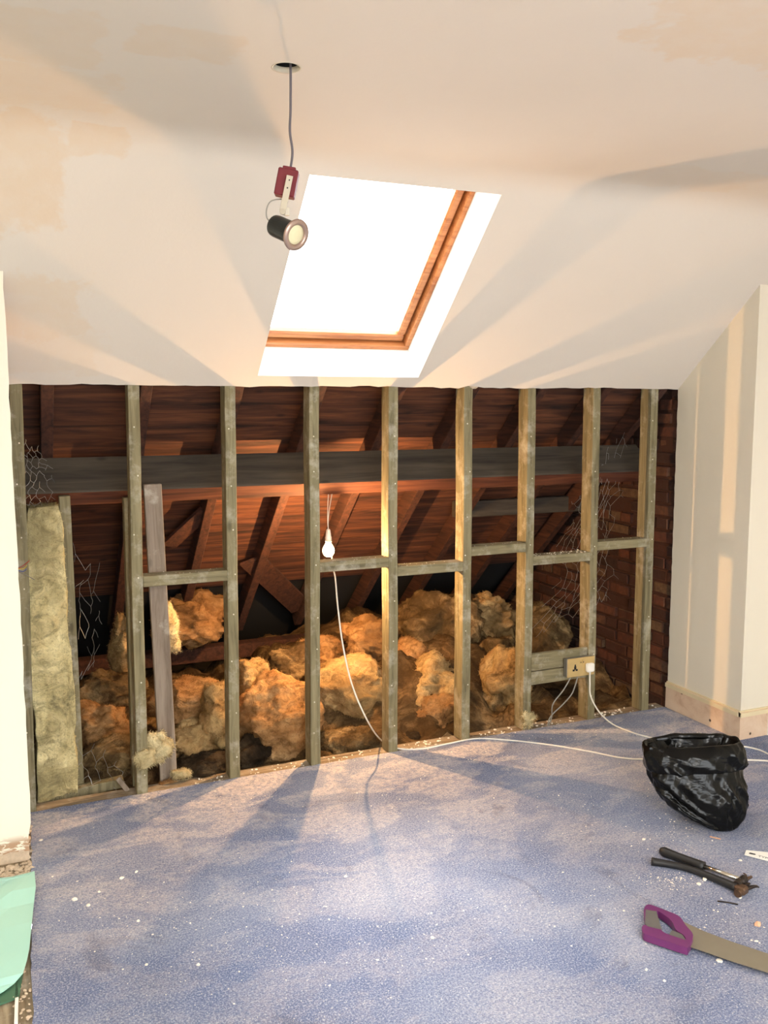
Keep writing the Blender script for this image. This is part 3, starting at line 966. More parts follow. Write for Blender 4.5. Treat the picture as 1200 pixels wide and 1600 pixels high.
# ------------------------------------------------------------------ hanging work lamp in the eaves
root = thing('pendant_bulb', 'glowing bare light bulb hanging from wires under the purlin', 'light bulb', BULB)
bm = B()
lathe(bm, [(0, -.007), (.0035, -.006), (.0058, -.003), (.0062, 0), (.0058, .003), (.0035, .006), (0, .007)], BULB, (0, 0, 1), 20)
obj('filament_core', bm, 'bulb', root, smooth=True)
bm = B()
lathe(bm, [(0, -.033), (.012, -.031), (.022, -.024), (.029, -.012), (.031, 0), (.029, .012), (.022, .026), (.015, .038), (.013, .046)], BULB, (0, 0, 1), 24)
obj('bulb_glass', bm, 'bulb_glass', root, smooth=True)
bm = B(); lathe(bm, [(.0125, .044), (.016, .046), (.017, .05), (.017, .068), (.014, .078), (.0115, .105), (.008, .112), (0, .113)], BULB, (0, 0, 1), 20)
obj('bulb_holder', bm, 'white_plastic', root, smooth=True)
bm = B(); tube(bm, spline([BULB + Vector((0, 0, .11)), BULB + Vector((-.003, 0, .16)), BULB + Vector((-.008, -.02, .24)), BULB + Vector((-.016, -.055, .305))], 6), .0022, 6)
obj('wire', bm, 'cable_white', root, smooth=True)
bm = B(); tube(bm, spline([BULB + Vector((0, 0, .11)), BULB + Vector((0, 0, .16)), BULB + Vector((.004, -.02, .24)), BULB + Vector((.004, -.055, .305))], 6), .0022, 6)
obj('wire', bm, 'cable_white', root, smooth=True)

# white flex running from the bulb to the right over the carpet
def cable(name, pts, r, mat, label, cat='cable', n=8):
    bm = B(); tube(bm, spline(pts, n), r, 8); return obj(name, bm, mat, smooth=True, label=label, cat=cat)


cz = .004
fl = [at_y(518, 866, .33), at_y(521, 890, .16), at_y(524, 905, .11), at_y(528, 950, .06), at_y(536, 1010, .02), at_y(550, 1070, -.02), at_y(572, 1122, -.035), at_z(594, 1155, .02), at_z(620, 1169, cz), at_z(660, 1170, cz),
      at_z(700, 1162, cz), at_z(745, 1154, cz), at_z(800, 1157, cz), at_z(860, 1164, cz), at_z(920, 1174, cz), at_z(970, 1184, cz), at_z(1010, 1186, cz), at_z(1060, 1180, cz), at_z(1110, 1183, cz), at_z(1160, 1187, cz), at_z(1200, 1189, cz), at_z(1260, 1196, cz)]
cable('extension_flex', fl, .0040, 'cable_white', 'long white flex dropping from the bulb and crossing the blue carpet')

# ------------------------------------------------------------------ double socket with plug
SY = -.036
a0 = at_y(887, 1030, SY); a1 = at_y(928, 1058, SY)
sx0, sx1 = at_y(887, 1045, SY).x, at_y(929, 1045, SY).x
sz1 = at_y(905, 1028, SY).z; sz0 = at_y(905, 1057, SY).z
root = thing('double_socket', 'double brass electric socket on a metal box fixed to the stud foot', 'socket', (sx0, 0, sz0))
bm = B(); box(bm, (sx0 - .002, SY + .006, sz0 + .004), (sx1 - .006, -.0005, sz1 - .002), None, .002)
obj('back_box', bm, 'steel_box', root)
bm = B(); box(bm, (sx0, SY, sz0), (sx1, SY + .006, sz1), None, .0025)
box(bm, (sx0 + .006, SY - .0015, sz0 + .006), (sx1 - .006, SY, sz1 - .006), None, .001)
obj('face_plate', bm, 'brass', root)
cxs = sx0 + (sx1 - sx0) * .27; czs = (sz0 + sz1) / 2 - .006
bm = B()
box(bm, (cxs - .004, SY - .003, czs + .008), (cxs + .004, SY - .001, czs + .024), None, .0005)
box(bm, (cxs - .016, SY - .003, czs - .012), (cxs - .003, SY - .001, czs - .002), None, .0005)
box(bm, (cxs + .003, SY - .003, czs - .012), (cxs + .016, SY - .001, czs - .002), None, .0005)
box(bm, (cxs - .007, SY - .0025, czs - .004), (cxs + .007, SY - .001, czs + .014), None, .0005)
obj('pin_holes', bm, 'black', root)
for dx in (-.012, .004):
    xx = sx0 + (sx1 - sx0) * .5 + dx
    bm = B(); box(bm, (xx, SY - .006, sz1 - .032), (xx + .010, SY - .001, sz1 - .012), None, .001)
    s_ = obj('switch', bm, 'brass', root)
    bm = B(); box(bm, (xx + .002, SY - .007, sz1 - .026), (xx + .008, SY - .0062, sz1 - .021), None, .0002)
    obj('indicator', bm, 'black', s_)
pc = Vector((sx0 + (sx1 - sx0) * .76, SY, (sz0 + sz1) / 2 - .004))
root = thing('mains_plug', 'white mains plug in the right half of the brass socket', 'plug', pc)
bm = B(); box(bm, (pc.x - .024, SY - .03, pc.z - .024), (pc.x + .024, SY - .002, pc.z + .024), None, .007)
obj('plug_body', bm, 'white_plastic', root, smooth=False)
bm = B(); tube(bm, [pc + Vector((0, -.016, -.022)), pc + Vector((0, -.016, -.036))], .006, 10, rf=lambda t: .0065 - .002 * t)
obj('cord_grip', bm, 'white_plastic', root, smooth=True)
ps = pc + Vector((0, -.016, -.034))
fl = [ps, ps + Vector((.0, -.002, -.05)), at_y(923, 1088, -.08), at_y(936, 1112, -.14), at_z(955, 1130, .02), at_z(978, 1141, cz), at_z(1010, 1151, cz), at_z(1050, 1158, cz), at_z(1100, 1162, cz), at_z(1150, 1165, cz), at_z(1180, 1170, cz), at_z(1200, 1178, cz), at_z(1230, 1196, cz)]
bm = B(); tube(bm, spline(fl, 8), .0040, 8); obj('plug_flex', bm, 'cable_white', smooth=True, label='white flex from the plug curving behind the black bag', cat='cable')
for k, (u0, u1, u2_, lb) in enumerate(((893, 868, 856, 'left one of the two grey supply cables below the brass socket'), (903, 880, 855, 'right one of the two grey supply cables below the brass socket'))):
    pts = [at_y(u0, 1056, -.018), at_y((u0 + u1) / 2 + 3 * k, 1078 + 4 * k, .004 - .02), at_y(u1 - 4 * (1 - k), 1100, -.01), at_y(862 - 2 * k, 1120, .0), at_y(u2_, 1138, .012)]
    cable('supply_cable', pts, .0034, 'cable_grey', lb)

# ------------------------------------------------------------------ hanging downlight
root = thing('hanging_downlight', 'dark recessed downlight dangling by its cable from the ceiling hole', 'downlight', HC)
yh = HC.y
bm = B(); tube(bm, spline([HC + Vector((.008, -.0, .06)), at_y(454, 103, yh), at_y(454, 170, yh), at_y(453, 205, yh), at_y(457, 238, yh), at_y(453, 268, yh)], 8), .0034, 8)
obj('cable', bm, 'cable_dark', root, smooth=True)
bm = B()
kx = rt; ku = up; kf = fw
def lp(u, v, d=0): return at_y(u, v, yh) - fw * d
c = lp(448, 287); ax = (lp(441, 313) - lp(454, 263)).normalized()
beam(bm, lp(452, 266), lp(444, 308), .054, .030, rt, .003)
beam(bm, lp(453, 262), lp(452, 268), .035, .024, rt, .002)
obj('junction_box', bm, 'red_box', root)
bm = B(); beam(bm, lp(455, 281, .030), lp(443, 334, .020), .017, .002, rt, .0006)
br = obj('bracket', bm, 'bracket', root)
bm = B()
for (u, v) in ((454, 288), (451, 300)): lathe(bm, [(.002, .0), (.002, .0012), (0, .0012)], lp(u, v, .0295), -fw, 8)
obj('rivet', bm, 'black', br)
bax = (rt * .70 - up * .46 - fw * .56).normalized()
bc = lp(433, 354)
bm = B(); lathe(bm, [(0, 0), (.022, 0), (.028, .004), (.029, .012), (.029, .080), (.030, .084), (.030, .088)], bc - bax * .012, bax, 32)
obj('lamp_can', bm, 'lamp_black', root, smooth=False)
bm = B(); lathe(bm, [(.028, .084), (.040, .087), (.0415, .090), (.040, .094), (.030, .096), (.027, .093), (.025, .088)], bc - bax * .012, bax, 40)
obj('bezel', bm, 'nickel', root, smooth=True)
bm = B(); lathe(bm, [(.026, .084), (.025, .090), (.018, .088), (.011, .091), (.006, .090), (0, .092)], bc - bax * .012, bax, 28)
obj('lens', bm, 'lens', root, smooth=True)
bm = B(); tube(bm, spline([lp(440, 311), lp(424, 314), lp(417, 325), lp(417, 340), lp(424, 348)], 6), .0018, 6)
obj('wire', bm, 'cable_grey', root, smooth=True)
bm = B(); lathe(bm, [(0, 0), (.008, 0), (.008, .006), (0, .006)], lp(443, 335, .018), -fw, 12); box(bm, (0, 0, 0), (.012, .01, .02), Matrix.Translation(lp(446, 337, .005)))
obj('pivot', bm, 'bracket', root)
bm = B()
lathe(bm, [(HR - .001, .014), (HR - .001, .0), (HR + .0035, -.0012), (HR + .0035, .0), ], HC, (0, 0, 1), 32)
obj('hole_rim', bm, 'bracket', smooth=True, label='thin pale rim of the round hole cut in the ceiling', cat='ceiling rim')

# ------------------------------------------------------------------ chicken wire
def chicken(name, f, nu, nv, seed, lab, r=.0009, drop=.12):
    rs = random.Random(seed); bm = B(); pts = {}
    def P(i, j, k):
        key = (round(i, 3), round(j, 3))
        if key not in pts: pts[key] = f(i / nu, j / nv) + Vector([rs.uniform(-.006, .006) for _ in range(3)])
        return pts[key]
    for j in range(nv):
        for i in range(nu):
            o = .5 if j % 2 else 0
            a = (i + o, j); b = (i + o, j + .45); c1 = (i + o - .5, j + 1); c2 = (i + o + .5, j + 1)
            for p, q in ((a, b), (b, c1), (b, c2)):
                if rs.random() < drop: continue
                A, Bq = P(*p, 0), P(*q, 0); mid = (A + Bq) / 2 + Vector([rs.uniform(-.003, .003) for _ in range(3)])
                tube(bm, [A, mid, Bq], r, 4, False)
    return obj(name, bm, 'wire', label=lab, cat='wire mesh', group='torn chicken wire')


def quad(p00, p10, p01, p11, bow=.03, seed=0):
    def f(u, v):
        p = (p00 * (1 - u) + p10 * u) * (1 - v) + (p01 * (1 - u) + p11 * u) * v
        q = p * 6 + Vector((seed, seed, seed))
        return p + Vector((noise.noise(q), noise.noise(q + Vector((5, 0, 0))) * 1.5, noise.noise(q + Vector((0, 9, 0))))) * bow
    return f


chicken('chicken_wire', quad(at_y(40, 690, .10), at_y(70, 700, .16), at_y(42, 790, .10), at_y(90, 790, .2), .05, 1), 4, 9, 5, 'tangled chicken wire in front of the purlin above the yellow batt')
chicken('chicken_wire', quad(at_y(114, 845, .2), at_y(165, 900, .26), at_y(128, 1060, .2), at_y(150, 1040, .28), .06, 2), 3, 7, 6, 'torn chicken wire hanging right of the set-back post', drop=.18)
chicken('chicken_wire', quad(at_y(902, 780, .30), at_y(985, 650, .26), at_y(840, 990, .45), at_y(960, 940, .40), .05, 3), 8, 14, 7, 'ragged chicken wire draped before the brick gable behind the eighth stud', drop=.07)
chicken('chicken_wire', quad(at_y(128, 1150, .14), at_y(200, 1200, .14), at_y(125, 1215, .12), at_y(190, 1235, .12), .04, 4), 4, 3, 8, 'crumpled chicken wire near the floor left of the second stud', drop=.3)

# stray electrical wires at the left plaster edge
for (mt_, c_, lb, pts) in (('w_red', rgb(170, 60, 40), 'short stray red wire end poking out at the left plaster edge', [(28, 888), (36, 884), (46, 876)]),
                           ('w_yel', rgb(206, 170, 60), 'short stray yellow wire end poking out at the left plaster edge', [(28, 889), (37, 888), (42, 883)]),
                           ('w_blu', rgb(60, 76, 140), 'short stray blue wire end poking out at the left plaster edge', [(28, 891), (36, 893), (42, 889)]),
                           ('w_gry', rgb(120, 112, 100), 'thin grey wire end curling down at the left plaster edge', [(28, 893), (40, 898), (54, 906)])):
    M[mt_] = plain(mt_, c_, .4, 0)
    bm = B(); tube(bm, spline([at_y(u, v, -.01 - .004 * k) for k, (u, v) in enumerate(pts)], 5), .0018, 6); obj('stray_wire', bm, mt_, smooth=True, label=lb, cat='wire', group='stray wires at the left edge')

# ------------------------------------------------------------------ black bin bag
root = thing('bin_bag', 'black plastic rubbish bag with rolled rim standing open on the carpet', 'bag' , at_z(1110, 1280, 0))
HB = .33
vd = Vector((fw.x, fw.y, 0)).normalized(); sd_ = Vector((vd.y, -vd.x, 0))     # depth and width directions of the flattened bag
rim_c = at_z(1081, 1158, HB); rim_c = Vector((rim_c.x, rim_c.y, 0))
bf = at_z(1100, 1303, 0); bf = Vector((bf.x, bf.y, 0))
d_front = (bf - rim_c).dot(vd)          # front of the base measured from the rim centre (negative = nearer)
NA = 180


def bag_surface(profile, amp, seed):
    """profile rows: half width, half depth, height, wrinkle, sideways shift"""
    bm = B(); rings = []
    for k, (rw, rd, z, a, sh) in enumerate(profile):
        f = z / HB
        dep = (d_front + .052) * (1 - min(1, f)) ** 1.2
        c = rim_c + sd_ * sh + vd * dep
        ring_ = []
        for i in range(NA):
            th = 2 * pi * i / NA; ct, st_ = cos(th), sin(th)
            e = .72
            X = rw * math.copysign(abs(ct) ** e, ct); Yd = rd * math.copysign(abs(st_) ** e, st_)
            def rg_(p): return .27 - abs(noise.noise(p))
            fold = rg_(Vector((ct * 1.5 + z * 3, st_ * 1.5, z * 13 + ct * 2.0 + seed))) * .034
            fold += rg_(Vector((ct * 3.0 - z * 7, st_ * 3.0, z * 10 - ct * 3 + seed * 2))) * .018
            fold += rg_(Vector((ct * 5 + z * 14, st_ * 5, z * 20 + ct * 6 + seed * 3))) * .002
            big = noise.noise(Vector((ct * 1.3 + seed, st_ * 1.3, z * 7))) * .020
            o_ = (fold + big) * a * amp
            n_ = (sd_ * ct + vd * st_)
            p = c + sd_ * X + vd * Yd + n_ * o_
            zz = z + a * .016 * noise.noise(Vector((ct * 2.2, st_ * 2.2, seed + 3 + z * 5))) + (.012 * ct * f if f > .6 else 0)
            ring_.append(bm.verts.new((p.x, p.y, max(.001, zz))))
        rings.append(ring_)
    for A, Bq in zip(rings, rings[1:]):
        for i in range(NA): bm.faces.new((A[i], A[(i + 1) % NA], Bq[(i + 1) % NA], Bq[i]))
    return bm, rings


def lerp_prof(keys, n):
    out = []
    for a_, b_ in zip(keys, keys[1:]):
        for k in range(n): out.append(tuple(x + (y - x) * k / n for x, y in zip(a_, b_)))
    out.append(keys[-1]); return out


prof = lerp_prof([(.01, .01, .001, .0, .105), (.040, .035, .001, .1, .105), (.060, .05, .010, .4, .098), (.108, .065, .045, .8, .072), (.148, .078, .085, 1.0, .042), (.176, .085, .13, 1.1, .020), (.186, .088, .18, 1.0, .008), (.186, .085, .25, .8, .0), (.182, .066, HB - .008, .4, .0)], 4)
bm, rg = bag_surface(prof, 1.0, 4); bm.faces.new(rg[0][::-1])
inner = lerp_prof([(.176, .056, HB - .012, .4, 0), (.168, .050, .295, .7, 0), (.140, .04, .275, 1.0, 0), (.08, .03, .26, 1.2, 0.01), (.02, .01, .25, .4, .02)], 4)
b2, rg2 = bag_surface(inner, .8, 9); b2.faces.new(rg2[-1])
me_ = bpy.data.meshes.new('tmp'); b2.to_mesh(me_); b2.free(); bm.from_mesh(me_); bpy.data.meshes.remove(me_)
obj('bag_body', bm, 'bag', root, smooth=True)
cuff = lerp_prof([(.178, .058, HB - .010, .4, 0), (.183, .062, HB, .4, 0), (.193, .072, HB + .002, .5, 0), (.200, .085, HB - .010, .6, 0), (.203, .099, HB - .03, .7, 0), (.203, .101, HB - .06, .8, .002), (.201, .101, HB - .085, .8, .004), (.197, .098, HB - .095, .7, .005), (.188, .090, HB - .088, .5, .005)], 3)
bm, rg = bag_surface(cuff, 1.0, 21)
obj('rolled_cuff', bm, 'bag', root, smooth=True)

# ------------------------------------------------------------------ tools on the carpet
# claw hammer
hp0 = at_z(1032, 1329, .018); hp1 = at_z(1100, 1354, .02); hp2 = at_z(1155, 1374, .024)
root = thing('claw_hammer', 'claw hammer with black grip and chrome shaft lying on the carpet', 'hammer', (hp1.x, hp1.y, 0))
d = (hp2 - hp0).normalized(); side = Vector((0, 0, 1)).cross(d).normalized()
bm = B(); tube(bm, [hp0 + (hp1 - hp0) * (k / 12) for k in range(13)], .0165, 14, rf=lambda t: .0195 - .002 * sin(t * pi * 1.2) - .0025 * t if .02 < t else .012)
obj('grip', bm, 'rubber', root, smooth=True)
bm = B(); tube(bm, [hp1 - d * .01, hp2 + d * .01], .0085, 14); obj('shaft', bm, 'chrome', root, smooth=True)
hc = hp2 + d * .012
bm = B()
lathe(bm, [(0, -.050), (.0145, -.050), (.0155, -.047), (.0155, -.034), (.0115, -.028), (.0115, -.018), (.015, -.013), (.015, .014), (0, .018)], hc, -side * -1, 20)
obj('hammer_head', bm, 'iron', root, smooth=False)
for sg in (-1, 1):
    bm = B(); pts = spline([hc + side * .006 + d * .003 * sg, hc + side * .03 + d * (.004 + .007 * sg) + Vector((0, 0, .003)), hc + side * .055 + d * (-.002 + .011 * sg) + Vector((0, 0, -.004)), hc + side * .075 + d * (-.016 + .013 * sg) + Vector((0, 0, -.012))], 5)
    tube(bm, pts, .006, 8, rf=lambda t: .0075 - .0055 * t); obj('claw', bm, 'rusty', root, smooth=True)
# second tool: dark all-steel claw hammer lying beside it
q0 = at_z(1018, 1346, .012); q1 = at_z(1075, 1357, .014); q2 = at_z(1152, 1387, .018)
root = thing('pry_hammer', 'dusty all-black claw hammer lying against the chrome one, nearer the saw', 'hammer', (q1.x, q1.y, 0))
bm = B(); pts = spline([q0, q1, q2], 8); d2 = (q2 - q1).normalized(); side2 = Vector((0, 0, 1)).cross(d2).normalized()
tube(bm, pts, .013, 12, rf=lambda t: .0155 - .003 * sin(t * pi)); obj('handle', bm, 'rubber', root, smooth=True)
hc2 = q2 + d2 * .020
bm = B(); beam(bm, q2 - d2 * .006, q2 + d2 * .035, .036, .028, side2, .006)
lathe(bm, [(0, -.040), (.013, -.040), (.014, -.036), (.014, -.024), (.011, -.016), (.011, 0)], hc2, side2, 16)
obj('hammer_head', bm, 'rusty', root)
for sg in (-1, 1):
    bm = B(); pts = spline([hc2 + side2 * .006 + d2 * .004 * sg, hc2 + side2 * .028 + d2 * (.008 + .009 * sg) + Vector((0, 0, .006)), hc2 + side2 * .05 + d2 * (.012 + .013 * sg) + Vector((0, 0, .004)), hc2 + side2 * .066 + d2 * (.010 + .017 * sg) + Vector((0, 0, -.006))], 5)
    tube(bm, pts, .007, 8, rf=lambda t: .0085 - .006 * t); obj('claw', bm, 'iron', root, smooth=True)

# handsaw, lying nearly flat; outline traced on a plane just over the carpet
root = thing('handsaw', 'handsaw with purple handle lying flat on the carpet near the hammers', 'saw', at_z(1045, 1450, 0))
def sp_(u, v, z=.012): return at_z(u, v, z)
def loopz(pts, z): return [at_z(u, v, z) for u, v in pts]
out_ = [(1006, 1424), (1008, 1416), (1014, 1413), (1024, 1416), (1045, 1424), (1062, 1432), (1071, 1445), (1083, 1461), (1076, 1479), (1070, 1480), (1040, 1470), (1010, 1460), (1004, 1455), (1003, 1449), (1006, 1445), (1010, 1445), (1008, 1435)]
hol_ = [(1026, 1423), (1040, 1431), (1050, 1440), (1056, 1452), (1068, 1461), (1071, 1468), (1060, 1465), (1040, 1458), (1031, 1450), (1028, 1438)]
def smooth_loop(pts, n=4):
    P = [Vector((u, v, 0)) for u, v in pts]; N = len(P); out = []
    for i in range(N):
        p0, p1, p2, p3 = P[i - 1], P[i], P[(i + 1) % N], P[(i + 2) % N]
        for k in range(n):
            t = k / n; q = .5 * ((2 * p1) + (p2 - p0) * t + (2 * p0 - 5 * p1 + 4 * p2 - p3) * t * t + (3 * p1 - p0 - 3 * p2 + p3) * t ** 3); out.append((q.x, q.y))
    return out
zt_ = .030
bm = B(); sheet_holes(bm, [loopz(smooth_loop(out_), zt_), loopz(smooth_loop(hol_), zt_)], (0, 0, -.024))
bmesh.ops.bevel(bm, geom=[e for e in bm.edges if len(e.link_faces) == 2 and e.calc_face_angle(0) > 1.2], offset=.0025, segments=2, affect='EDGES')
hd = obj('handle', bm, 'purple', root)
bm = B(); prism(bm, loopz([(1009, 1421), (1026, 1424), (1029, 1436), (1034, 1452), (1012, 1447), (1008, 1443)], zt_ + .001), (0, 0, -.024)); obj('grip_insert', bm, 'saw_grip', hd)
bm = B(); prism(bm, loopz([(1050, 1453), (1066, 1460), (1072, 1469), (1066, 1471), (1044, 1462)], zt_ - .002), (0, 0, -.018)); obj('grip_insert', bm, 'saw_grip', hd)
zb_ = .017
bt = [(1068, 1440), (1100, 1455), (1140, 1470), (1200, 1490), (1262, 1511)]
bb = [(1262, 1546), (1200, 1520), (1140, 1501), (1100, 1487), (1074, 1478)]
bm = B(); top = loopz(bt, zb_); bot = loopz(bb, zb_)
L_ = []
for i in range(len(bot) - 1):      # saw teeth along the lower edge
    a_, b_ = bot[i], bot[i + 1]; nt = max(1, int((b_ - a_).length / .005)); per = Vector((0, 0, 1)).cross((b_ - a_).normalized()) * -.0018
    for k in range(nt): L_.append(a_ + (b_ - a_) * (k / nt)); L_.append(a_ + (b_ - a_) * ((k + .5) / nt) + per)
L_.append(bot[-1])
prism(bm, top + L_, (0, 0, -.0012))
obj('saw_blade', bm, 'blade', root)

# white strip tool at the right edge
def onp(u, v, z=.006): return at_z(u, v, z)
root = thing('white_blade_strip', 'white metal strip with dark slot lying at right edge by the hammers', 'blade', onp(1185, 1336, 0))
pl = [onp(1166, 1328), onp(1163, 1335), onp(1200, 1344.5), onp(1262, 1362), onp(1262, 1346), onp(1200, 1331.5)]
bm = B(); prism(bm, pl, (0, 0, -.003)); obj('strip', bm, 'white_gloss', root)
bm = B(); prism(bm, [onp(u, v, .0066) for u, v in ((1170, 1333), (1172, 1332), (1180, 1334), (1181, 1335.5), (1178, 1335.5), (1171, 1334))], (0, 0, -.0005)); obj('slot', bm, 'black', root)
tc = bpy.data.curves.new('lettering', 'FONT'); tc.body = 'TYPE R'; tc.size = .020; tc.extrude = .0002
tc.materials.append(M['cable_dark'])
tmp_ = bpy.data.objects.new('tmp', tc); COL.objects.link(tmp_); dg = bpy.context.evaluated_depsgraph_get(); dg.update()
tm = bpy.data.meshes.new_from_object(tmp_.evaluated_get(dg)); bpy.data.objects.remove(tmp_)
to = bpy.data.objects.new('lettering', tm); COL.objects.link(to)
dv = (onp(1200, 1340) - onp(1172, 1333)).normalized(); pv = Vector((0, 0, 1)).cross(dv)
to.parent = root; tp = onp(1184, 1338.5, .0065) - ORG[root]
to.matrix_local = Matrix(((dv.x, pv.x, 0, tp.x), (dv.y, pv.y, 0, tp.y), (0, 0, 1, tp.z), (0, 0, 0, 1)))

bm = B(); tube(bm, [at_z(1121, 1408, .003), at_z(1137, 1410, .003), at_z(1153, 1413, .003)], .0026, 8); obj('black_nail', bm, 'iron', label='thin black nail lying between the hammers and the saw', cat='nail', smooth=True)

# ------------------------------------------------------------------ green sheet, rubble at the left
root_pts = [(-30, 1395), (10, 1384), (28, 1376), (45, 1366), (54, 1361), (56, 1385), (53, 1410), (50, 1440), (46, 1480), (42, 1500), (36, 1520), (22, 1536), (6, 1548), (-14, 1560), (-40, 1572)]
bm = B()
lo = [at_z(u, v, .012 + .012 * (u > 35) + .01 * noise.noise(Vector((v * .03, 0, 0)))) for u, v in root_pts]
far = [Vector((-.55, p.y, .012)) for p in (lo[-1], lo[-1], lo[0])]
rows = []
sr = random.Random(4)
for k, p in enumerate(lo):
    row_ = []
    for j in range(9):
        f = j / 8; q = Vector((-.6, p.y + .1 * f, .014)).lerp(p, 1 - f)
        q.z += .010 * noise.noise(Vector((q.x * 9, q.y * 9, 0))) * (f > 0)
        row_.append(bm.verts.new(q))
    rows.append(row_)
for A, Bq in zip(rows, rows[1:]):
    for j in range(8): bm.faces.new((A[j], A[j + 1], Bq[j + 1], Bq[j]))
ex = bmesh.ops.extrude_face_region(bm, geom=bm.faces[:])
for v in [e for e in ex['geom'] if isinstance(e, bmesh.types.BMVert)]: v.co.z -= .0025
obj('green_sheet', bm, 'green', smooth=False, label='pale mint green sheet lying at the left edge of the carpet', cat='sheet')
bm = B(); prism(bm, [at_z(-40, 1560, -.006), at_z(25, 1530, -.006), at_z(40, 1500, -.006), at_z(30, 1560, -.006), at_z(-10, 1575, -.006), at_z(-50, 1585, -.006)], (0, 0, .006))
obj('underlay_scrap', bm, 'green_dark', label='dark green scrap under the lower edge of the mint sheet', cat='scrap')
bm = B(); beam(bm, at_z(27, 1536, -.004), at_z(25, 1600, -.004), .010, .008, rt, .001)
obj('wood_strip', bm, 'white_gloss', label='thin pale wooden strip on the bare boards left of the carpet', cat='strip')


def stone(bm, c, r, rs, sub=1):
    res = bmesh.ops.create_icosphere(bm, subdivisions=sub, radius=1)
    sc = Vector([r * rs.uniform(.6, 1.3), r * rs.uniform(.6, 1.3), r * rs.uniform(.35, .8)])
    a = rs.uniform(0, 6.28); ca, sa = cos(a), sin(a)
    for v in res['verts']:
        p = Vector([v.co[i] * sc[i] * rs.uniform(.75, 1.2) for i in range(3)])
        v.co = Vector((c[0] + p.x * ca - p.y * sa, c[1] + p.x * sa + p.y * ca, c[2] + p.z + sc.z * .75))


rs = random.Random(12)
bm = B()
for k in range(420):
    stone(bm, (rs.uniform(-.22, .012), rs.uniform(-.60, -.44), -.008), rs.uniform(.003, .011), rs)
for k in range(70):
    stone(bm, (rs.uniform(-.012, .02), rs.uniform(-.45, -.02), -.006), rs.uniform(.003, .010), rs)
for k in range(60):
    stone(bm, (rs.uniform(-.06, -.012), rs.uniform(-1.5, -1.1), -.008), rs.uniform(.002, .008), rs)
obj('plaster_rubble', bm, 'edge', label='brown rubble and grit at the foot of the left wall', cat='rubble', kind='stuff')

# ------------------------------------------------------------------ crumbs on the carpet
bm = B(); rs = random.Random(21)
cl = [(250, 1440, 200, 60, 150), (480, 1400, 160, 70, 160), (650, 1470, 180, 60, 90), (1060, 1300, 60, 60, 170), (1050, 1376, 50, 10, 170), (300, 1250, 140, 14, 90), (700, 1185, 160, 14, 120), (900, 1150, 130, 12, 110), (600, 1260, 300, 60, 130), (850, 1420, 200, 60, 110), (400, 1530, 250, 50, 70), (1130, 1440, 50, 50, 70), (930, 1270, 60, 50, 70), (1100, 1140, 50, 12, 50)]
for (u, v, su, sv, nn) in cl:
    for _ in range(nn):
        uu, vv = rs.gauss(u, su * .6), rs.gauss(v, sv * .6)
        p = at_z(uu, vv, 0)
        if not (.06 < p.x < XR - .05 and -2.4 < p.y < -.015): continue
        stone(bm, (p.x, p.y, -.0008), rs.choice((.0012, .0016, .0016, .002, .003)) * rs.uniform(.8, 1.3), rs, 1)
obj('plaster_crumbs', bm, 'crumb', label='tiny white plaster crumbs scattered across the blue carpet', cat='crumbs', kind='stuff')
bm = B()
for (i, j, z0, z1, lb, yy) in nogs:
    for _ in range(60 if i == 6 else 14):
        x = rs.uniform(stud_x[i][1] + .01, stud_x[j][0] - .01); stone(bm, (x, rs.uniform(.008, .08), z0 + .0465), rs.uniform(.0015, .005 if i == 6 else .003), rs)
for _ in range(260):
    x = rs.uniform(.7, XR - .05)
    if any(a - .03 < x < b + .03 for a, b, c, d in stud_x) : continue
    stone(bm, (x, rs.uniform(.008, .09), -.009), rs.uniform(.002, .008), rs)
obj('plaster_grit', bm, 'crumb', label='white plaster grit lying on the noggins and the sole plate', cat='crumbs', kind='stuff')
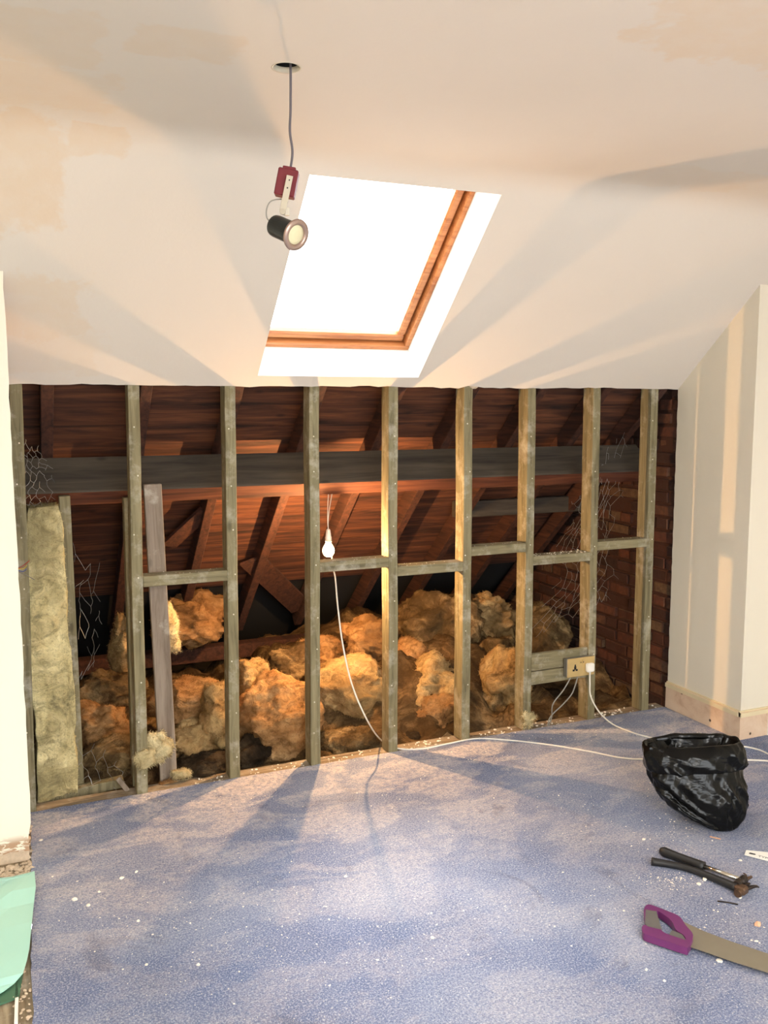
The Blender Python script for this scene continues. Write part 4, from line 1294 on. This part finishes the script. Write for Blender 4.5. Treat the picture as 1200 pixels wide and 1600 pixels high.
chips = [(117, 1407, .010, 'largest white plaster chip near the green sheet'), (82, 1370, .006, 'small white plaster chip close to the tip of the green sheet'), (213, 1363, .007, 'white plaster chip beyond the largest left chip'), (190, 1373, .008, 'long flat white plaster chip beyond the largest left chip'),
         (138, 1415, .007, 'white plaster flake just right of the largest left chip'), (155, 1394, .005, 'tiny white plaster chip above right of the largest left chip'), (216, 1440, .006, 'angled white plaster chip right of the largest left chip'), (229, 1508, .006, 'lone white plaster chip on the lower left carpet'),
         (64, 1313, .007, 'tan plaster fragment near the top left of the carpet'), (1124, 1502, .008, 'round white pebble just below the saw blade'), (1006, 1312, .008, 'round white pebble left of the black hammer handle'), (1157, 1345, .006, 'white chip between the hammer head and the white strip'),
         (1101, 1375, .011, 'biggest plaster lump below the hammers'), (1092, 1382, .007, 'plaster lump beside the biggest one below the hammers'), (1182, 1471, .006, 'cream chip right of the saw blade'), (1010, 1516, .005, 'small cream chip below the saw handle'), (1038, 1533, .005, 'small cream chip lowest beneath the saw'),
         (1156, 1403, .006, 'white flat chip below the hammer claws'), (310, 1508, .005, 'white chip at lower left middle of the carpet'), (676, 1466, .006, 'white chip at the lower centre of the carpet'), (590, 1500, .005, 'white chip lowest at the centre of the carpet'), (540, 1370, .006, 'white chip at the middle of the carpet')]
for k, (u, v, r, lb) in enumerate(chips):
    p = at_z(u, v, 0); bm = B(); stone(bm, (p.x, p.y, -.001), r, rs, 2)
    obj('plaster_chip', bm, 'crumb', label=lb, cat='plaster chip', group='plaster chips on the carpet')
p = at_z(1184, 1446, 0); bm = B(); stone(bm, (p.x, p.y, -.001), .013, rs, 1)
obj('terracotta_chip', bm, 'terracotta', label='orange terracotta fragment at the right edge beyond the saw', cat='fragment')
bm = B(); beam(bm, at_z(1109, 1307, .003), at_z(1126, 1311, .003), .006, .003, (1, 0, 0), .0005)
obj('pink_splinter', bm, 'terracotta', label='thin pinkish splinter on the carpet just below the black bag', cat='splinter')
# plaster fragments in the eaves floor near the studs
for (u, v, y, wd, L, lb) in ((190, 1228, .07, .03, .09, 'grey splintered lath lying at the foot of the second stud'),):
    a = at_y(u - 6, v - 12, y + .03); b = at_y(u + 10, v + 8, y)
    bm = B(); beam(bm, a, b, .022, .006, rt, .001); obj('broken_lath', bm, 'plank', label=lb, cat='lath')
# broken plaster knob over the notch
bm = B(); blob(bm, at_y(740, 604, .006), (.022, .014, .012), 5, 3, .3, 0); obj('plaster_lump', bm, 'edge', smooth=True, label='broken plaster lump at the opening top above the sixth stud', cat='plaster')
